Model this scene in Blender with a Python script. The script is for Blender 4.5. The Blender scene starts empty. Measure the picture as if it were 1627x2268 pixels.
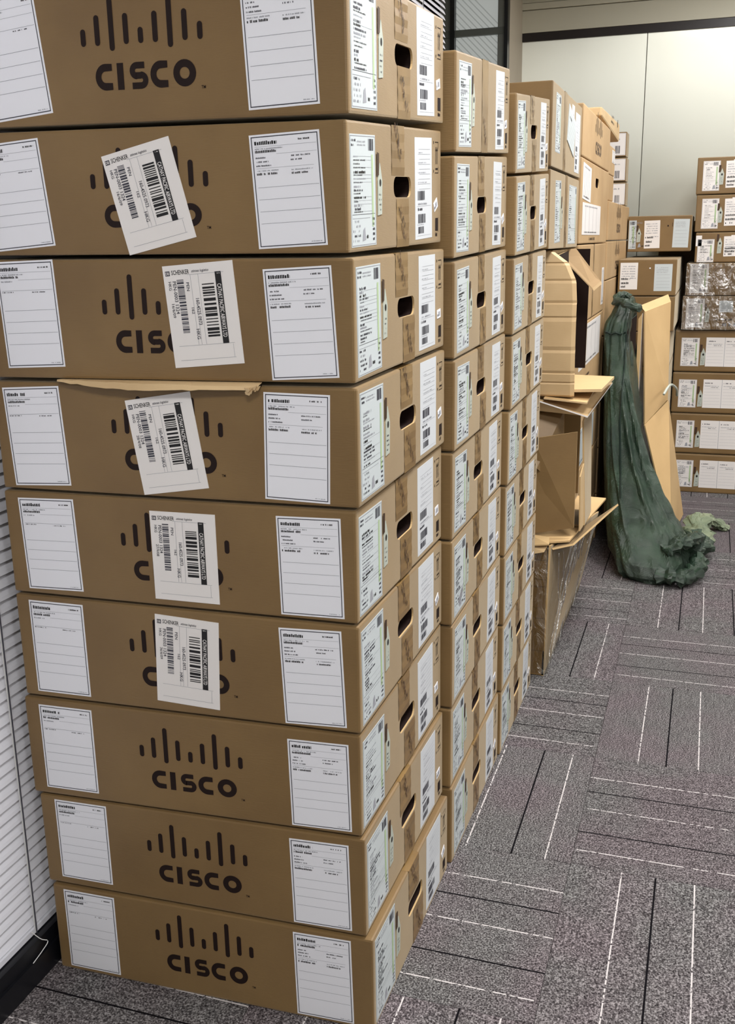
import bpy, bmesh, math, random
from mathutils import Vector, Matrix, noise
random.seed(7)
C = bpy.context.scene.collection
SC = bpy.context.scene

# ------------------------------------------------------------------ camera, light, exposure
def srgb(r, g, b):
    f = lambda c: (c/255/12.92) if c/255 <= .04045 else ((c/255+.055)/1.055)**2.4
    return (f(r), f(g), f(b), 1)
cam = bpy.data.objects.new('camera', bpy.data.cameras.new('camera')); C.objects.link(cam)
_y, _p, _r = 0.3249, -0.2612, -0.0173
_f = Vector((-math.sin(_y)*math.cos(_p), math.cos(_y)*math.cos(_p), math.sin(_p)))
_rt = Vector((math.cos(_y), math.sin(_y), 0)); _up = _rt.cross(_f)
_r2 = _rt*math.cos(_r)+_up*math.sin(_r); _u2 = -_rt*math.sin(_r)+_up*math.cos(_r)
M = Matrix((( _r2.x, _u2.x, -_f.x, 0.5141), (_r2.y, _u2.y, -_f.y, -1.4756), (_r2.z, _u2.z, -_f.z, 1.4117), (0, 0, 0, 1)))
cam.matrix_world = M
cam.data.sensor_fit = 'VERTICAL'; cam.data.sensor_height = 24; cam.data.lens = 24*2237.05/2268
cam.data.clip_start = .02
SC.camera = cam
SC.view_settings.view_transform = 'Standard'; SC.view_settings.look = 'None'
SC.view_settings.gamma = 1; SC.view_settings.use_curve_mapping = False
SC.view_settings.exposure = 0.0
W = bpy.data.worlds.new('world'); SC.world = W; W.use_nodes = True
W.node_tree.nodes['Background'].inputs[0].default_value = srgb(190, 205, 225)
W.node_tree.nodes['Background'].inputs[1].default_value = 0.25
LAMPS = [(0.85, -2.3, 46), (0.85, 0.25, 54), (0.85, 2.35, 46), (0.85, 4.10, 22), (2.9, -2.3, 40), (2.9, 0.25, 20), (2.9, 2.35, 18), (2.9, 4.05, 7)]  # unseen fixtures; those behind the camera are added to light the near faces
CEIL = 2.96

# ------------------------------------------------------------------ materials
ANI = 0.0
MATS = {}
def mat(name, col, rough=.6, spec=.5, metal=0, build=None, coat=0, sheen=0):
    m = bpy.data.materials.new(name); m.use_nodes = True; nt = m.node_tree
    b = nt.nodes['Principled BSDF']
    b.inputs['Base Color'].default_value = col; b.inputs['Roughness'].default_value = rough
    b.inputs['Specular IOR Level'].default_value = spec; b.inputs['Metallic'].default_value = metal
    if coat: b.inputs['Coat Weight'].default_value = coat; b.inputs['Coat Roughness'].default_value = .3
    if sheen: b.inputs['Sheen Weight'].default_value = sheen; b.inputs['Sheen Tint'].default_value = (1, .9, .7, 1); b.inputs['Sheen Roughness'].default_value = .5
    if build: build(nt, b)
    MATS[name] = m
    return m
def N(nt, t, **k):
    n = nt.nodes.new(t)
    for a, v in k.items():
        if a.startswith('i_'): n.inputs[a[2:].replace('_', ' ')].default_value = v
        else: setattr(n, a, v)
    return n
def coords(nt, scale=(1, 1, 1), rnd=True):
    tc = N(nt, 'ShaderNodeTexCoord'); mp = N(nt, 'ShaderNodeMapping'); mp.inputs['Scale'].default_value = scale
    nt.links.new(tc.outputs['Object'], mp.inputs[0])
    if rnd:
        oi = N(nt, 'ShaderNodeObjectInfo'); mu = N(nt, 'ShaderNodeMath', operation='MULTIPLY'); mu.inputs[1].default_value = 40
        nt.links.new(oi.outputs['Random'], mu.inputs[0]); nt.links.new(mu.outputs[0], mp.inputs['Location'])
    return mp
def noise_mix(nt, b, c1, c2, mp, scale, detail=4, lo=.3, hi=.7, bump=0, dist=.001):
    no = N(nt, 'ShaderNodeTexNoise'); no.inputs['Scale'].default_value = scale; no.inputs['Detail'].default_value = detail
    nt.links.new(mp.outputs[0], no.inputs['Vector'])
    r = N(nt, 'ShaderNodeValToRGB'); r.color_ramp.elements[0].position = lo; r.color_ramp.elements[1].position = hi
    r.color_ramp.elements[0].color = c1; r.color_ramp.elements[1].color = c2
    nt.links.new(no.outputs['Fac'], r.inputs[0])
    if b is not None: nt.links.new(r.outputs[0], b.inputs['Base Color'])
    if bump:
        bp = N(nt, 'ShaderNodeBump'); bp.inputs['Strength'].default_value = bump; bp.inputs['Distance'].default_value = dist
        nt.links.new(no.outputs['Fac'], bp.inputs['Height']); nt.links.new(bp.outputs[0], b.inputs['Normal'])
    return r, no
def kraft(c1, c2, wav=True):
    def f(nt, b):
        mp = coords(nt); r, no = noise_mix(nt, b, c1, c2, mp, 5, 6, .3, .72)
        mp2 = coords(nt, (60, 60, 900)); n2 = N(nt, 'ShaderNodeTexNoise'); n2.inputs['Scale'].default_value = 1; n2.inputs['Detail'].default_value = 2
        nt.links.new(mp2.outputs[0], n2.inputs['Vector'])
        n3 = N(nt, 'ShaderNodeTexNoise'); n3.inputs['Scale'].default_value = 6; nt.links.new(mp.outputs[0], n3.inputs['Vector'])
        ad = N(nt, 'ShaderNodeMath', operation='MULTIPLY_ADD'); ad.inputs[1].default_value = .12
        nt.links.new(n2.outputs['Fac'], ad.inputs[0]); nt.links.new(n3.outputs['Fac'], ad.inputs[2])
        bp = N(nt, 'ShaderNodeBump'); bp.inputs['Strength'].default_value = .35; bp.inputs['Distance'].default_value = .006
        nt.links.new(ad.outputs[0], bp.inputs['Height']); nt.links.new(bp.outputs[0], b.inputs['Normal'])
    return f
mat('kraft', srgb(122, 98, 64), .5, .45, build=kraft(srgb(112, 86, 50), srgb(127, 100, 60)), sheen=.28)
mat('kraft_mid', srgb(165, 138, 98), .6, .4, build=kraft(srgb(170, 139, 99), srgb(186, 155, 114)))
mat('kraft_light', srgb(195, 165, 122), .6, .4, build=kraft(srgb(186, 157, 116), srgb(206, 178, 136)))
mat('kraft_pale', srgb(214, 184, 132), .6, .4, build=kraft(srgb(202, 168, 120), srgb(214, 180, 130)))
mat('kraft_edge', srgb(190, 160, 115), .7, .3)
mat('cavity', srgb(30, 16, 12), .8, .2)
mat('foam', srgb(60, 50, 52), .6, .4)
mat('ink', srgb(28, 14, 11), .7, .25)
mat('ink_side', srgb(62, 42, 26), .55, .4)
mat('ink_faint', srgb(112, 84, 62), .6, .3)
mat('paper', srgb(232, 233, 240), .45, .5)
mat('paper_dimmed_less', srgb(204, 208, 213), .45, .5)  # label paper toned down a little against the strong side light
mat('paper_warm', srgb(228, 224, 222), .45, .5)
mat('paper_dimmed', srgb(194, 202, 205), .4, .5)  # label paper darkened to offset the strong light on right faces
mat('print_black', srgb(22, 20, 22), .5, .4)
mat('print_dark', srgb(60, 60, 70), .5, .4)
mat('print_grey', srgb(150, 152, 160), .5, .4)
mat('print_green', srgb(168, 190, 150), .45, .5)
mat('tag_grey', srgb(176, 182, 172), .4, .5)
mat('red_print', srgb(120, 45, 40), .5, .4)
def tape_b(nt, b):
    mp = coords(nt); noise_mix(nt, b, srgb(116, 90, 53), srgb(138, 110, 68), mp, 12, 3, .3, .7, .5, .002)
mat('tape', srgb(128, 102, 60), .34, .7, build=tape_b)

def carpet_b(nt, b):
    tc = N(nt, 'ShaderNodeTexCoord'); oi = N(nt, 'ShaderNodeObjectInfo')
    ad = N(nt, 'ShaderNodeVectorMath', operation='ADD'); mu = N(nt, 'ShaderNodeMath', operation='MULTIPLY'); mu.inputs[1].default_value = 37
    nt.links.new(oi.outputs['Random'], mu.inputs[0]); nt.links.new(tc.outputs['Object'], ad.inputs[0]); nt.links.new(mu.outputs[0], ad.inputs[1])
    sp = N(nt, 'ShaderNodeTexNoise'); sp.inputs['Scale'].default_value = 300; sp.inputs['Detail'].default_value = 2
    nt.links.new(ad.outputs[0], sp.inputs['Vector'])
    # yarn rows, drawn out along the tile
    mp = N(nt, 'ShaderNodeMapping'); mp.inputs['Scale'].default_value = (25, 190, 1); nt.links.new(ad.outputs[0], mp.inputs[0])
    st = N(nt, 'ShaderNodeTexNoise'); st.inputs['Scale'].default_value = 1; st.inputs['Detail'].default_value = 2; nt.links.new(mp.outputs[0], st.inputs['Vector'])
    mx = N(nt, 'ShaderNodeMath', operation='MULTIPLY_ADD'); mx.inputs[1].default_value = .13
    nt.links.new(st.outputs['Fac'], mx.inputs[0]); 
    m0 = N(nt, 'ShaderNodeMath', operation='MULTIPLY'); m0.inputs[1].default_value = .87; nt.links.new(sp.outputs['Fac'], m0.inputs[0]); nt.links.new(m0.outputs[0], mx.inputs[2])
    r = N(nt, 'ShaderNodeValToRGB'); e = r.color_ramp.elements
    e[0].position = .34; e[0].color = srgb(36, 32, 34); e[1].position = .68; e[1].color = srgb(152, 147, 149)
    k = e.new(.5); k.color = srgb(90, 85, 87)
    nt.links.new(mx.outputs[0], r.inputs[0])
    hs = N(nt, 'ShaderNodeHueSaturation'); nt.links.new(r.outputs[0], hs.inputs['Color'])
    v = N(nt, 'ShaderNodeMath', operation='MULTIPLY_ADD'); v.inputs[1].default_value = .08; v.inputs[2].default_value = .96
    nt.links.new(oi.outputs['Random'], v.inputs[0]); nt.links.new(v.outputs[0], hs.inputs['Value'])
    # large patches of slightly different hue
    ln = N(nt, 'ShaderNodeTexNoise'); ln.inputs['Scale'].default_value = 4; nt.links.new(ad.outputs[0], ln.inputs['Vector'])
    hm = N(nt, 'ShaderNodeMixRGB', blend_type='MULTIPLY'); hm.inputs[0].default_value = .8
    lr = N(nt, 'ShaderNodeValToRGB'); lr.color_ramp.elements[0].position = .38; lr.color_ramp.elements[1].position = .62
    lr.color_ramp.elements[0].color = (1, .93, .95, 1); lr.color_ramp.elements[1].color = (.93, 1, .95, 1)
    nt.links.new(ln.outputs['Fac'], lr.inputs[0]); nt.links.new(hs.outputs[0], hm.inputs[1]); nt.links.new(lr.outputs[0], hm.inputs[2])
    cur = hm.outputs[0]
    # accent yarns
    sx = N(nt, 'ShaderNodeSeparateXYZ'); nt.links.new(tc.outputs['Object'], sx.inputs[0])
    bk = N(nt, 'ShaderNodeTexNoise'); bk.inputs['Scale'].default_value = 90; nt.links.new(ad.outputs[0], bk.inputs['Vector'])
    for y, wd, col, th in ((-.2035, .0016, srgb(196, 190, 190), .42), (-.1235, .0021, srgb(14, 12, 16), .0), (-.0135, .0016, srgb(196, 190, 190), .42), (.0715, .0021, srgb(14, 12, 16), .0), (.1465, .0016, srgb(196, 190, 190), .42)):
        a = N(nt, 'ShaderNodeMath', operation='SUBTRACT'); a.inputs[1].default_value = y; nt.links.new(sx.outputs['Y'], a.inputs[0])
        c = N(nt, 'ShaderNodeMath', operation='ABSOLUTE'); nt.links.new(a.outputs[0], c.inputs[0])
        d = N(nt, 'ShaderNodeMath', operation='LESS_THAN'); d.inputs[1].default_value = wd; nt.links.new(c.outputs[0], d.inputs[0])
        g = N(nt, 'ShaderNodeMath', operation='GREATER_THAN'); g.inputs[1].default_value = th; nt.links.new(bk.outputs['Fac'], g.inputs[0])
        h = N(nt, 'ShaderNodeMath', operation='MULTIPLY'); nt.links.new(d.outputs[0], h.inputs[0]); nt.links.new(g.outputs[0], h.inputs[1])
        mi = N(nt, 'ShaderNodeMixRGB'); mi.inputs[2].default_value = col; nt.links.new(h.outputs[0], mi.inputs[0]); nt.links.new(cur, mi.inputs[1]); cur = mi.outputs[0]
    nt.links.new(cur, b.inputs['Base Color'])
    bp = N(nt, 'ShaderNodeBump'); bp.inputs['Strength'].default_value = .6; bp.inputs['Distance'].default_value = .004
    nt.links.new(sp.outputs['Fac'], bp.inputs['Height']); nt.links.new(bp.outputs[0], b.inputs['Normal'])
mat('carpet', srgb(110, 104, 104), .95, .1, build=carpet_b)
mat('subfloor', srgb(40, 38, 38), .9, .1)
mat('wall_paint', srgb(205, 203, 196), .7, .3)
mat('ceiling_paint', srgb(225, 225, 220), .8, .2)
mat('fascia', srgb(198, 195, 178), .55, .4)
mat('column_paint', srgb(192, 182, 166), .6, .3)
mat('black_metal', srgb(16, 17, 22), .35, .5)
mat('dark_rail', srgb(26, 16, 16), .4, .5)
mat('grey_strip', srgb(120, 123, 120), .3, .6)
mat('grey_metal', srgb(92, 96, 92), .4, .5)
mat('blind_slat', srgb(222, 223, 232), .45, .5)
mat('cord', srgb(225, 225, 225), .7, .3)
def panel_b(nt, b):                                      # vertically brushed: highlights spread sideways
    b.inputs['Anisotropic'].default_value = .9; b.inputs['Anisotropic Rotation'].default_value = ANI
    tg = N(nt, 'ShaderNodeTangent', direction_type='RADIAL', axis='Z'); nt.links.new(tg.outputs[0], b.inputs['Tangent'])
    mp = coords(nt, (1, 1, .15), False); r, no = noise_mix(nt, b, srgb(224, 225, 214), srgb(230, 231, 220), mp, 3, 2)
mat('wall_panel', srgb(226, 227, 216), .4, .5, build=panel_b, metal=.6)
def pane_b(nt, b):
    b.inputs['Emission Color'].default_value = srgb(196, 200, 196); b.inputs['Emission Strength'].default_value = .55  # glow added to brighten the pane; no source stands behind it
mat('glowing_pane', srgb(120, 122, 120), .3, .5, build=pane_b)
def streak_b(nt, b):
    b.inputs['Emission Color'].default_value = srgb(180, 184, 180); b.inputs['Emission Strength'].default_value = .45  # weaker glow for the painted reflection of the blinds
mat('reflection_streak', srgb(112, 114, 112), .3, .5, build=streak_b)
mat('shade_cloth', srgb(205, 207, 204), .7, .3)
def glass_b(nt, b):
    out = nt.nodes['Material Output']; tr = N(nt, 'ShaderNodeBsdfTransparent'); gl = N(nt, 'ShaderNodeBsdfGlossy'); gl.inputs['Roughness'].default_value = .02
    lw = N(nt, 'ShaderNodeFresnel'); mx = N(nt, 'ShaderNodeMixShader'); tr.inputs[0].default_value = (.86, .9, .88, 1)
    nt.links.new(lw.outputs[0], mx.inputs[0]); nt.links.new(tr.outputs[0], mx.inputs[1]); nt.links.new(gl.outputs[0], mx.inputs[2]); nt.links.new(mx.outputs[0], out.inputs[0])
mat('glass', (1, 1, 1, 1), build=glass_b)
def film_b(base, gloss, sc=22):
    def f(nt, b):
        out = nt.nodes['Material Output']; tr = N(nt, 'ShaderNodeBsdfTransparent'); tr.inputs[0].default_value = base
        gl = N(nt, 'ShaderNodeBsdfGlossy'); gl.inputs['Roughness'].default_value = .16
        mp = coords(nt, (1, 1, .45), False); no = N(nt, 'ShaderNodeTexNoise'); no.inputs['Scale'].default_value = sc; no.inputs['Detail'].default_value = 5; no.inputs['Distortion'].default_value = 1.6
        nt.links.new(mp.outputs[0], no.inputs['Vector'])
        bp = N(nt, 'ShaderNodeBump'); bp.inputs['Strength'].default_value = 1; bp.inputs['Distance'].default_value = .03
        nt.links.new(no.outputs['Fac'], bp.inputs['Height']); nt.links.new(bp.outputs[0], gl.inputs['Normal'])
        mx = N(nt, 'ShaderNodeMixShader'); mx.inputs[0].default_value = gloss
        nt.links.new(tr.outputs[0], mx.inputs[1]); nt.links.new(gl.outputs[0], mx.inputs[2]); nt.links.new(mx.outputs[0], out.inputs[0])
    return f
mat('film', (1, 1, 1, 1), build=film_b((.92, .92, .92, 1), .3))
mat('film_thin', (1, 1, 1, 1), build=film_b((.88, .86, .8, 1), .2, 20))
def lamp_b(nt, b):
    b.inputs['Emission Color'].default_value = (1, .985, .96, 1); b.inputs['Emission Strength'].default_value = 6
mat('lamp_glow', (1, 1, 1, 1), build=lamp_b)
def weave_b(nt, b):
    mp = coords(nt, (1, 1, 1), False); r, no = noise_mix(nt, b, srgb(28, 46, 36), srgb(54, 76, 58), mp, 9, 6, .3, .7)
    wv = N(nt, 'ShaderNodeTexWave'); wv.inputs['Scale'].default_value = 130; wv.inputs['Distortion'].default_value = 1; wv.bands_direction = 'Z'; nt.links.new(mp.outputs[0], wv.inputs['Vector'])
    wv2 = N(nt, 'ShaderNodeTexWave'); wv2.inputs['Scale'].default_value = 120; wv2.inputs['Distortion'].default_value = 1; wv2.bands_direction = 'DIAGONAL'; nt.links.new(mp.outputs[0], wv2.inputs['Vector'])
    cr = N(nt, 'ShaderNodeTexNoise'); cr.inputs['Scale'].default_value = 16; cr.inputs['Detail'].default_value = 6; cr.inputs['Distortion'].default_value = 1.2; nt.links.new(mp.outputs[0], cr.inputs['Vector'])
    a = N(nt, 'ShaderNodeMath', operation='MULTIPLY_ADD'); a.inputs[1].default_value = .05; nt.links.new(wv.outputs['Fac'], a.inputs[0]); nt.links.new(cr.outputs['Fac'], a.inputs[2])
    a2 = N(nt, 'ShaderNodeMath', operation='MULTIPLY_ADD'); a2.inputs[1].default_value = .05; nt.links.new(wv2.outputs['Fac'], a2.inputs[0]); nt.links.new(a.outputs[0], a2.inputs[2])
    bp = N(nt, 'ShaderNodeBump'); bp.inputs['Strength'].default_value = .9; bp.inputs['Distance'].default_value = .02
    nt.links.new(a2.outputs[0], bp.inputs['Height']); nt.links.new(bp.outputs[0], b.inputs['Normal'])
mat('sack_weave', srgb(55, 80, 66), .3, .75, build=weave_b)
def weave_pale(nt, b):
    weave_b(nt, b)
    for n_ in nt.nodes:
        if n_.type == 'VALTORGB': n_.color_ramp.elements[0].color = srgb(92, 108, 84); n_.color_ramp.elements[1].color = srgb(150, 160, 132)
mat('sack_pale', srgb(130, 142, 114), .4, .6, build=weave_pale)
mat('sack_dark', srgb(26, 40, 34), .5, .5)

# ------------------------------------------------------------------ mesh helpers
class MB:
    def __init__(s): s.v = []; s.f = []; s.m = []; s.mats = []
    def mi(s, m):
        if m not in s.mats: s.mats.append(m)
        return s.mats.index(m)
    def poly(s, pts, m):
        i = len(s.v); s.v += [tuple(p) for p in pts]; s.f.append(tuple(range(i, i+len(pts)))); s.m.append(s.mi(m))
    def box(s, a, b, m, T=None):
        x0, y0, z0 = a; x1, y1, z1 = b
        P = [(x0, y0, z0), (x1, y0, z0), (x1, y1, z0), (x0, y1, z0), (x0, y0, z1), (x1, y0, z1), (x1, y1, z1), (x0, y1, z1)]
        if T: P = [T(*p) for p in P]
        s.hexa(P, m)
    def hexa(s, P, m):
        i = len(s.v); s.v += [tuple(p) for p in P]; k = s.mi(m)
        for q in ((3, 2, 1, 0), (4, 5, 6, 7), (0, 1, 5, 4), (1, 2, 6, 5), (2, 3, 7, 6), (3, 0, 4, 7)):
            s.f.append(tuple(i+j for j in q)); s.m.append(k)
    def sheet(s, pts, th, m, edge=None):
        """thin board from an outline of 3D points; th = thickness vector"""
        t = Vector(th); n = len(pts); i = len(s.v)
        s.v += [tuple(Vector(p)) for p in pts]+[tuple(Vector(p)+t) for p in pts]
        k = s.mi(m); e = s.mi(edge or m)
        s.f.append(tuple(i+j for j in range(n))); s.m.append(k)
        s.f.append(tuple(i+n+j for j in reversed(range(n)))); s.m.append(k)
        for j in range(n):
            s.f.append((i+j, i+(j+1) % n, i+n+(j+1) % n, i+n+j)); s.m.append(e)
    def build(s, name, parent=None, org=(0, 0, 0), smooth=False, fixn=False, kind=None, label=None):
        me = bpy.data.meshes.new(name); o = Vector(org)
        me.from_pydata([tuple(Vector(p)-o) for p in s.v], [], s.f)
        for m in s.mats: me.materials.append(MATS[m])
        me.polygons.foreach_set('material_index', s.m)
        if smooth: me.polygons.foreach_set('use_smooth', [True]*len(s.f))
        me.update()
        if fixn:
            bm = bmesh.new(); bm.from_mesh(me); bmesh.ops.recalc_face_normals(bm, faces=bm.faces); bm.to_mesh(me); bm.free()
        ob = bpy.data.objects.new(name, me); C.objects.link(ob)
        if parent: ob.parent = parent
        else: ob.location = org
        if kind: ob['kind'] = kind
        if label: ob['label'] = label
        return ob
def root(name, label, cat, loc, group=None):
    o = bpy.data.objects.new(name, None); o.empty_display_size = .05; C.objects.link(o); o.location = loc
    o['label'] = label; o['category'] = cat
    if group: o['group'] = group
    return o
def struct_(ob): ob['kind'] = 'structure'; return ob

GL = {}
def text_mesh(s, italic=0):
    if (s, italic) in GL: return GL[(s, italic)]
    cu = bpy.data.curves.new('t', 'FONT'); cu.body = s; cu.size = 1; cu.resolution_u = 2; cu.offset = .012; cu.shear = italic
    ob = bpy.data.objects.new('t', cu); me = bpy.data.meshes.new_from_object(ob)
    vs = [tuple(v.co) for v in me.vertices]; fs = [tuple(p.vertices) for p in me.polygons]
    x0 = min(v[0] for v in vs); x1 = max(v[0] for v in vs); y0 = min(v[1] for v in vs); y1 = max(v[1] for v in vs)
    bpy.data.objects.remove(ob); bpy.data.curves.remove(cu); bpy.data.meshes.remove(me)
    GL[(s, italic)] = ([((a-x0)/(x1-x0), (b-y0)/(y1-y0)) for a, b, _ in vs], fs)
    return GL[(s, italic)]

class Label:
    """a printed sheet w x h in its own metres (origin lower left, u right, v up), placed by F(u,v,off)"""
    def __init__(s, F, u0, v0, w, h, ang=0, paper='paper', th=.0004, wav=0, base=True, notch=None):
        s.F = F; s.u0 = u0; s.v0 = v0; s.w = w; s.h = h; s.c = math.cos(ang); s.s = math.sin(ang); s.mb = MB(); s.th = th
        if base:
            pts = notch or [(0, 0), (w, 0), (w, h), (0, h)]
            n = len(pts); i = len(s.mb.v); s.mb.v += [tuple(s.P(a, b, 0)) for a, b in pts]+[tuple(s.P(a, b, th)) for a, b in pts]
            k = s.mb.mi(paper); s.mb.f.append(tuple(i+n+j for j in range(n))); s.mb.m.append(k)
            for j in range(n): s.mb.f.append((i+j, i+(j+1) % n, i+n+(j+1) % n, i+n+j)); s.mb.m.append(k)
    def P(s, a, b, off):
        a -= s.w/2; b -= s.h/2
        return s.F(s.u0+s.w/2+a*s.c-b*s.s, s.v0+s.h/2+a*s.s+b*s.c, off)
    def rect(s, a0, b0, a1, b1, m, k=1):
        s.mb.poly([s.P(a0, b0, s.th+.0003*k), s.P(a1, b0, s.th+.0003*k), s.P(a1, b1, s.th+.0003*k), s.P(a0, b1, s.th+.0003*k)], m)
    def poly(s, pts, m, k=1): s.mb.poly([s.P(a, b, s.th+.0003*k) for a, b in pts], m)
    def words(s, a, b, w, h, m, dens=.75, k=1):
        """a run of tiny unreadable print"""
        x = a
        while x < a+w:
            cw = h*random.uniform(.35, .7)
            if random.random() < dens: s.rect(x, b, min(x+cw*.72, a+w), b+h*random.uniform(.7, 1), m, k)
            x += cw
    def text(s, t, a, b, w, h, m, rot=0, k=1, italic=0):
        vs, fs = text_mesh(t, italic)
        for f in fs:
            pts = []
            for j in f:
                x, y = vs[j]; x *= w; y *= h
                if rot == -90: x, y = y, -x
                pts.append(s.P(a+x, b+y, s.th+.0003*k))
            s.mb.poly(pts, m)
    def bars(s, a0, b0, a1, b1, m='print_black', n=30, vertical=False, k=1):
        """barcode; bars run across a when vertical is False (stacked along b)"""
        L = (a1-a0) if vertical else (b1-b0); x = 0; u = L/n/2.2
        while x < L:
            wd = u*random.choice((1, 1, 2, 3)); wd = min(wd, L-x)
            if vertical: s.rect(a0+x, b0, a0+x+wd, b1, m, k)
            else: s.rect(a0, b0+x, a1, b0+x+wd, m, k)
            x += wd+u*random.choice((1, 1, 2))
    def frame(s, i, t, m):
        w, h = s.w, s.h
        s.rect(i, i, w-i, i+t, m); s.rect(i, h-i-t, w-i, h-i, m); s.rect(i, i, i+t, h-i, m); s.rect(w-i-t, i, w-i, h-i, m)
    def build(s, name, parent, org, label=None): return s.mb.build(name, parent, org, label=label)

# ------------------------------------------------------------------ cartons
def ring_pts(cx, cy, w, h, r, n=6):
    out = []
    for (sx, sy, a0) in ((1, 1, 0), (-1, 1, 90), (-1, -1, 180), (1, -1, 270)):
        for j in range(n):
            a = math.radians(a0+90*j/(n-1)); out.append((cx+sx*(w/2-r)+r*math.cos(a), cy+sy*(h/2-r)+r*math.sin(a)))
    return out
class Carton:
    """xy = (left-near, right-near, right-far, left-far) ground corners; zb / zt = heights at these corners"""
    def __init__(s, label, xy, zb, zt, group=None, hole=None, m='kraft', bev=.0042, name='carton', open_top=False):
        s.xy, s.zb, s.zt = xy, zb, zt
        s.W = (Vector(xy[1])-Vector(xy[0])).length; s.D = (Vector(xy[2])-Vector(xy[1])).length; s.H = sum(zt)/4-sum(zb)/4
        cx = sum(p[0] for p in xy)/4; cy = sum(p[1] for p in xy)/4
        s.org = (cx, cy, sum(zb)/4); s.root = root(name, label, 'box', s.org, group)
        bm = bmesh.new(); bmesh.ops.create_cube(bm, size=1)
        for v in bm.verts: v.co = Vector(((v.co.x+.5)*s.W, (v.co.y+.5)*s.D, (v.co.z+.5)*s.H))
        bmesh.ops.bevel(bm, geom=list(bm.edges), offset=bev, segments=2, affect='EDGES', profile=.6)
        bm.faces.ensure_lookup_table()
        mb = MB()
        big = max(bm.faces, key=lambda f: (f.normal.x > .99)*f.calc_area())
        for f in bm.faces:
            if hole and f is big: continue
            mb.poly([s.T(*v.co) for v in f.verts], m)
        if hole:
            hy, hz, hw, hh = hole; r = hh*.44; inner = ring_pts(hy, hz, hw, hh, r); n = len(inner)
            y0, y1, z0, z1 = bev, s.D-bev, bev, s.H-bev
            outer = []
            for a, b in inner:
                da, db = a-hy, b-hz
                t = min(((y1-hy)/da if da > 1e-9 else 1e9), ((y0-hy)/da if da < -1e-9 else 1e9), ((z1-hz)/db if db > 1e-9 else 1e9), ((z0-hz)/db if db < -1e-9 else 1e9))
                outer.append((hy+da*t, hz+db*t))
            def per(p):                                       # position along the face's border, counter-clockwise from (y1, z0)
                w_, h_ = y1-y0, z1-z0
                if abs(p[0]-y1) < 1e-6: return p[1]-z0
                if abs(p[1]-z1) < 1e-6: return h_+(y1-p[0])
                if abs(p[0]-y0) < 1e-6: return h_+w_+(z1-p[1])
                return 2*h_+w_+(p[0]-y0)
            L_ = 2*(y1-y0+z1-z0); cs = [(0, (y1, z0)), (z1-z0, (y1, z1)), (z1-z0+y1-y0, (y0, z1)), (2*(z1-z0)+y1-y0, (y0, z0))]
            for j in range(n):
                k = (j+1) % n; a, b = outer[j], outer[k]; ta = per(a); tb = (per(b)-ta) % L_
                pts = [a]+[c for d, c in sorted(((t-ta) % L_, c) for t, c in cs) if 1e-6 < d < tb-1e-6]
                pts += [b, inner[k], inner[j]]
                mb.poly([s.T(s.W, p[0], p[1]) for p in pts], m)
                mb.poly([s.T(s.W, *inner[j]), s.T(s.W, *inner[k]), s.T(s.W-.0035, *inner[k]), s.T(s.W-.0035, *inner[j])], 'kraft_edge')
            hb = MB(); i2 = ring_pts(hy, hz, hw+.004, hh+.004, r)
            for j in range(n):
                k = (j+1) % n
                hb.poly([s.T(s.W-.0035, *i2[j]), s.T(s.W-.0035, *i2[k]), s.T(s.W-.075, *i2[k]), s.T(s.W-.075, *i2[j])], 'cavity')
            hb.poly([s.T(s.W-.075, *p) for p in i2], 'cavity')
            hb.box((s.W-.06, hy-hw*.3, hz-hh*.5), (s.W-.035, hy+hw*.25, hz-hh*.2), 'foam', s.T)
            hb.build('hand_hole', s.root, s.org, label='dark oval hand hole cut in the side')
        bm.free()
        s.shell = mb.build('carton_shell', s.root, s.org)
        # lid seam: the two top flaps meet along the long way
    def T(s, x, y, z):
        a, b, c = x/s.W, y/s.D, z/s.H
        w = ((1-a)*(1-b), a*(1-b), a*b, (1-a)*b)
        X = sum(w[i]*s.xy[i][0] for i in range(4)); Y = sum(w[i]*s.xy[i][1] for i in range(4))
        zb = sum(w[i]*s.zb[i] for i in range(4)); zt = sum(w[i]*s.zt[i] for i in range(4))
        return Vector((X, Y, zb+(zt-zb)*c))
    def F(s, u, v, o): return s.T(u, -o, v)          # near face
    def R(s, u, v, o): return s.T(s.W+o, u, v)       # right face
    def add(s, lab, name, label=None): lab.build(name, s.root, s.org, label)

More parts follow.
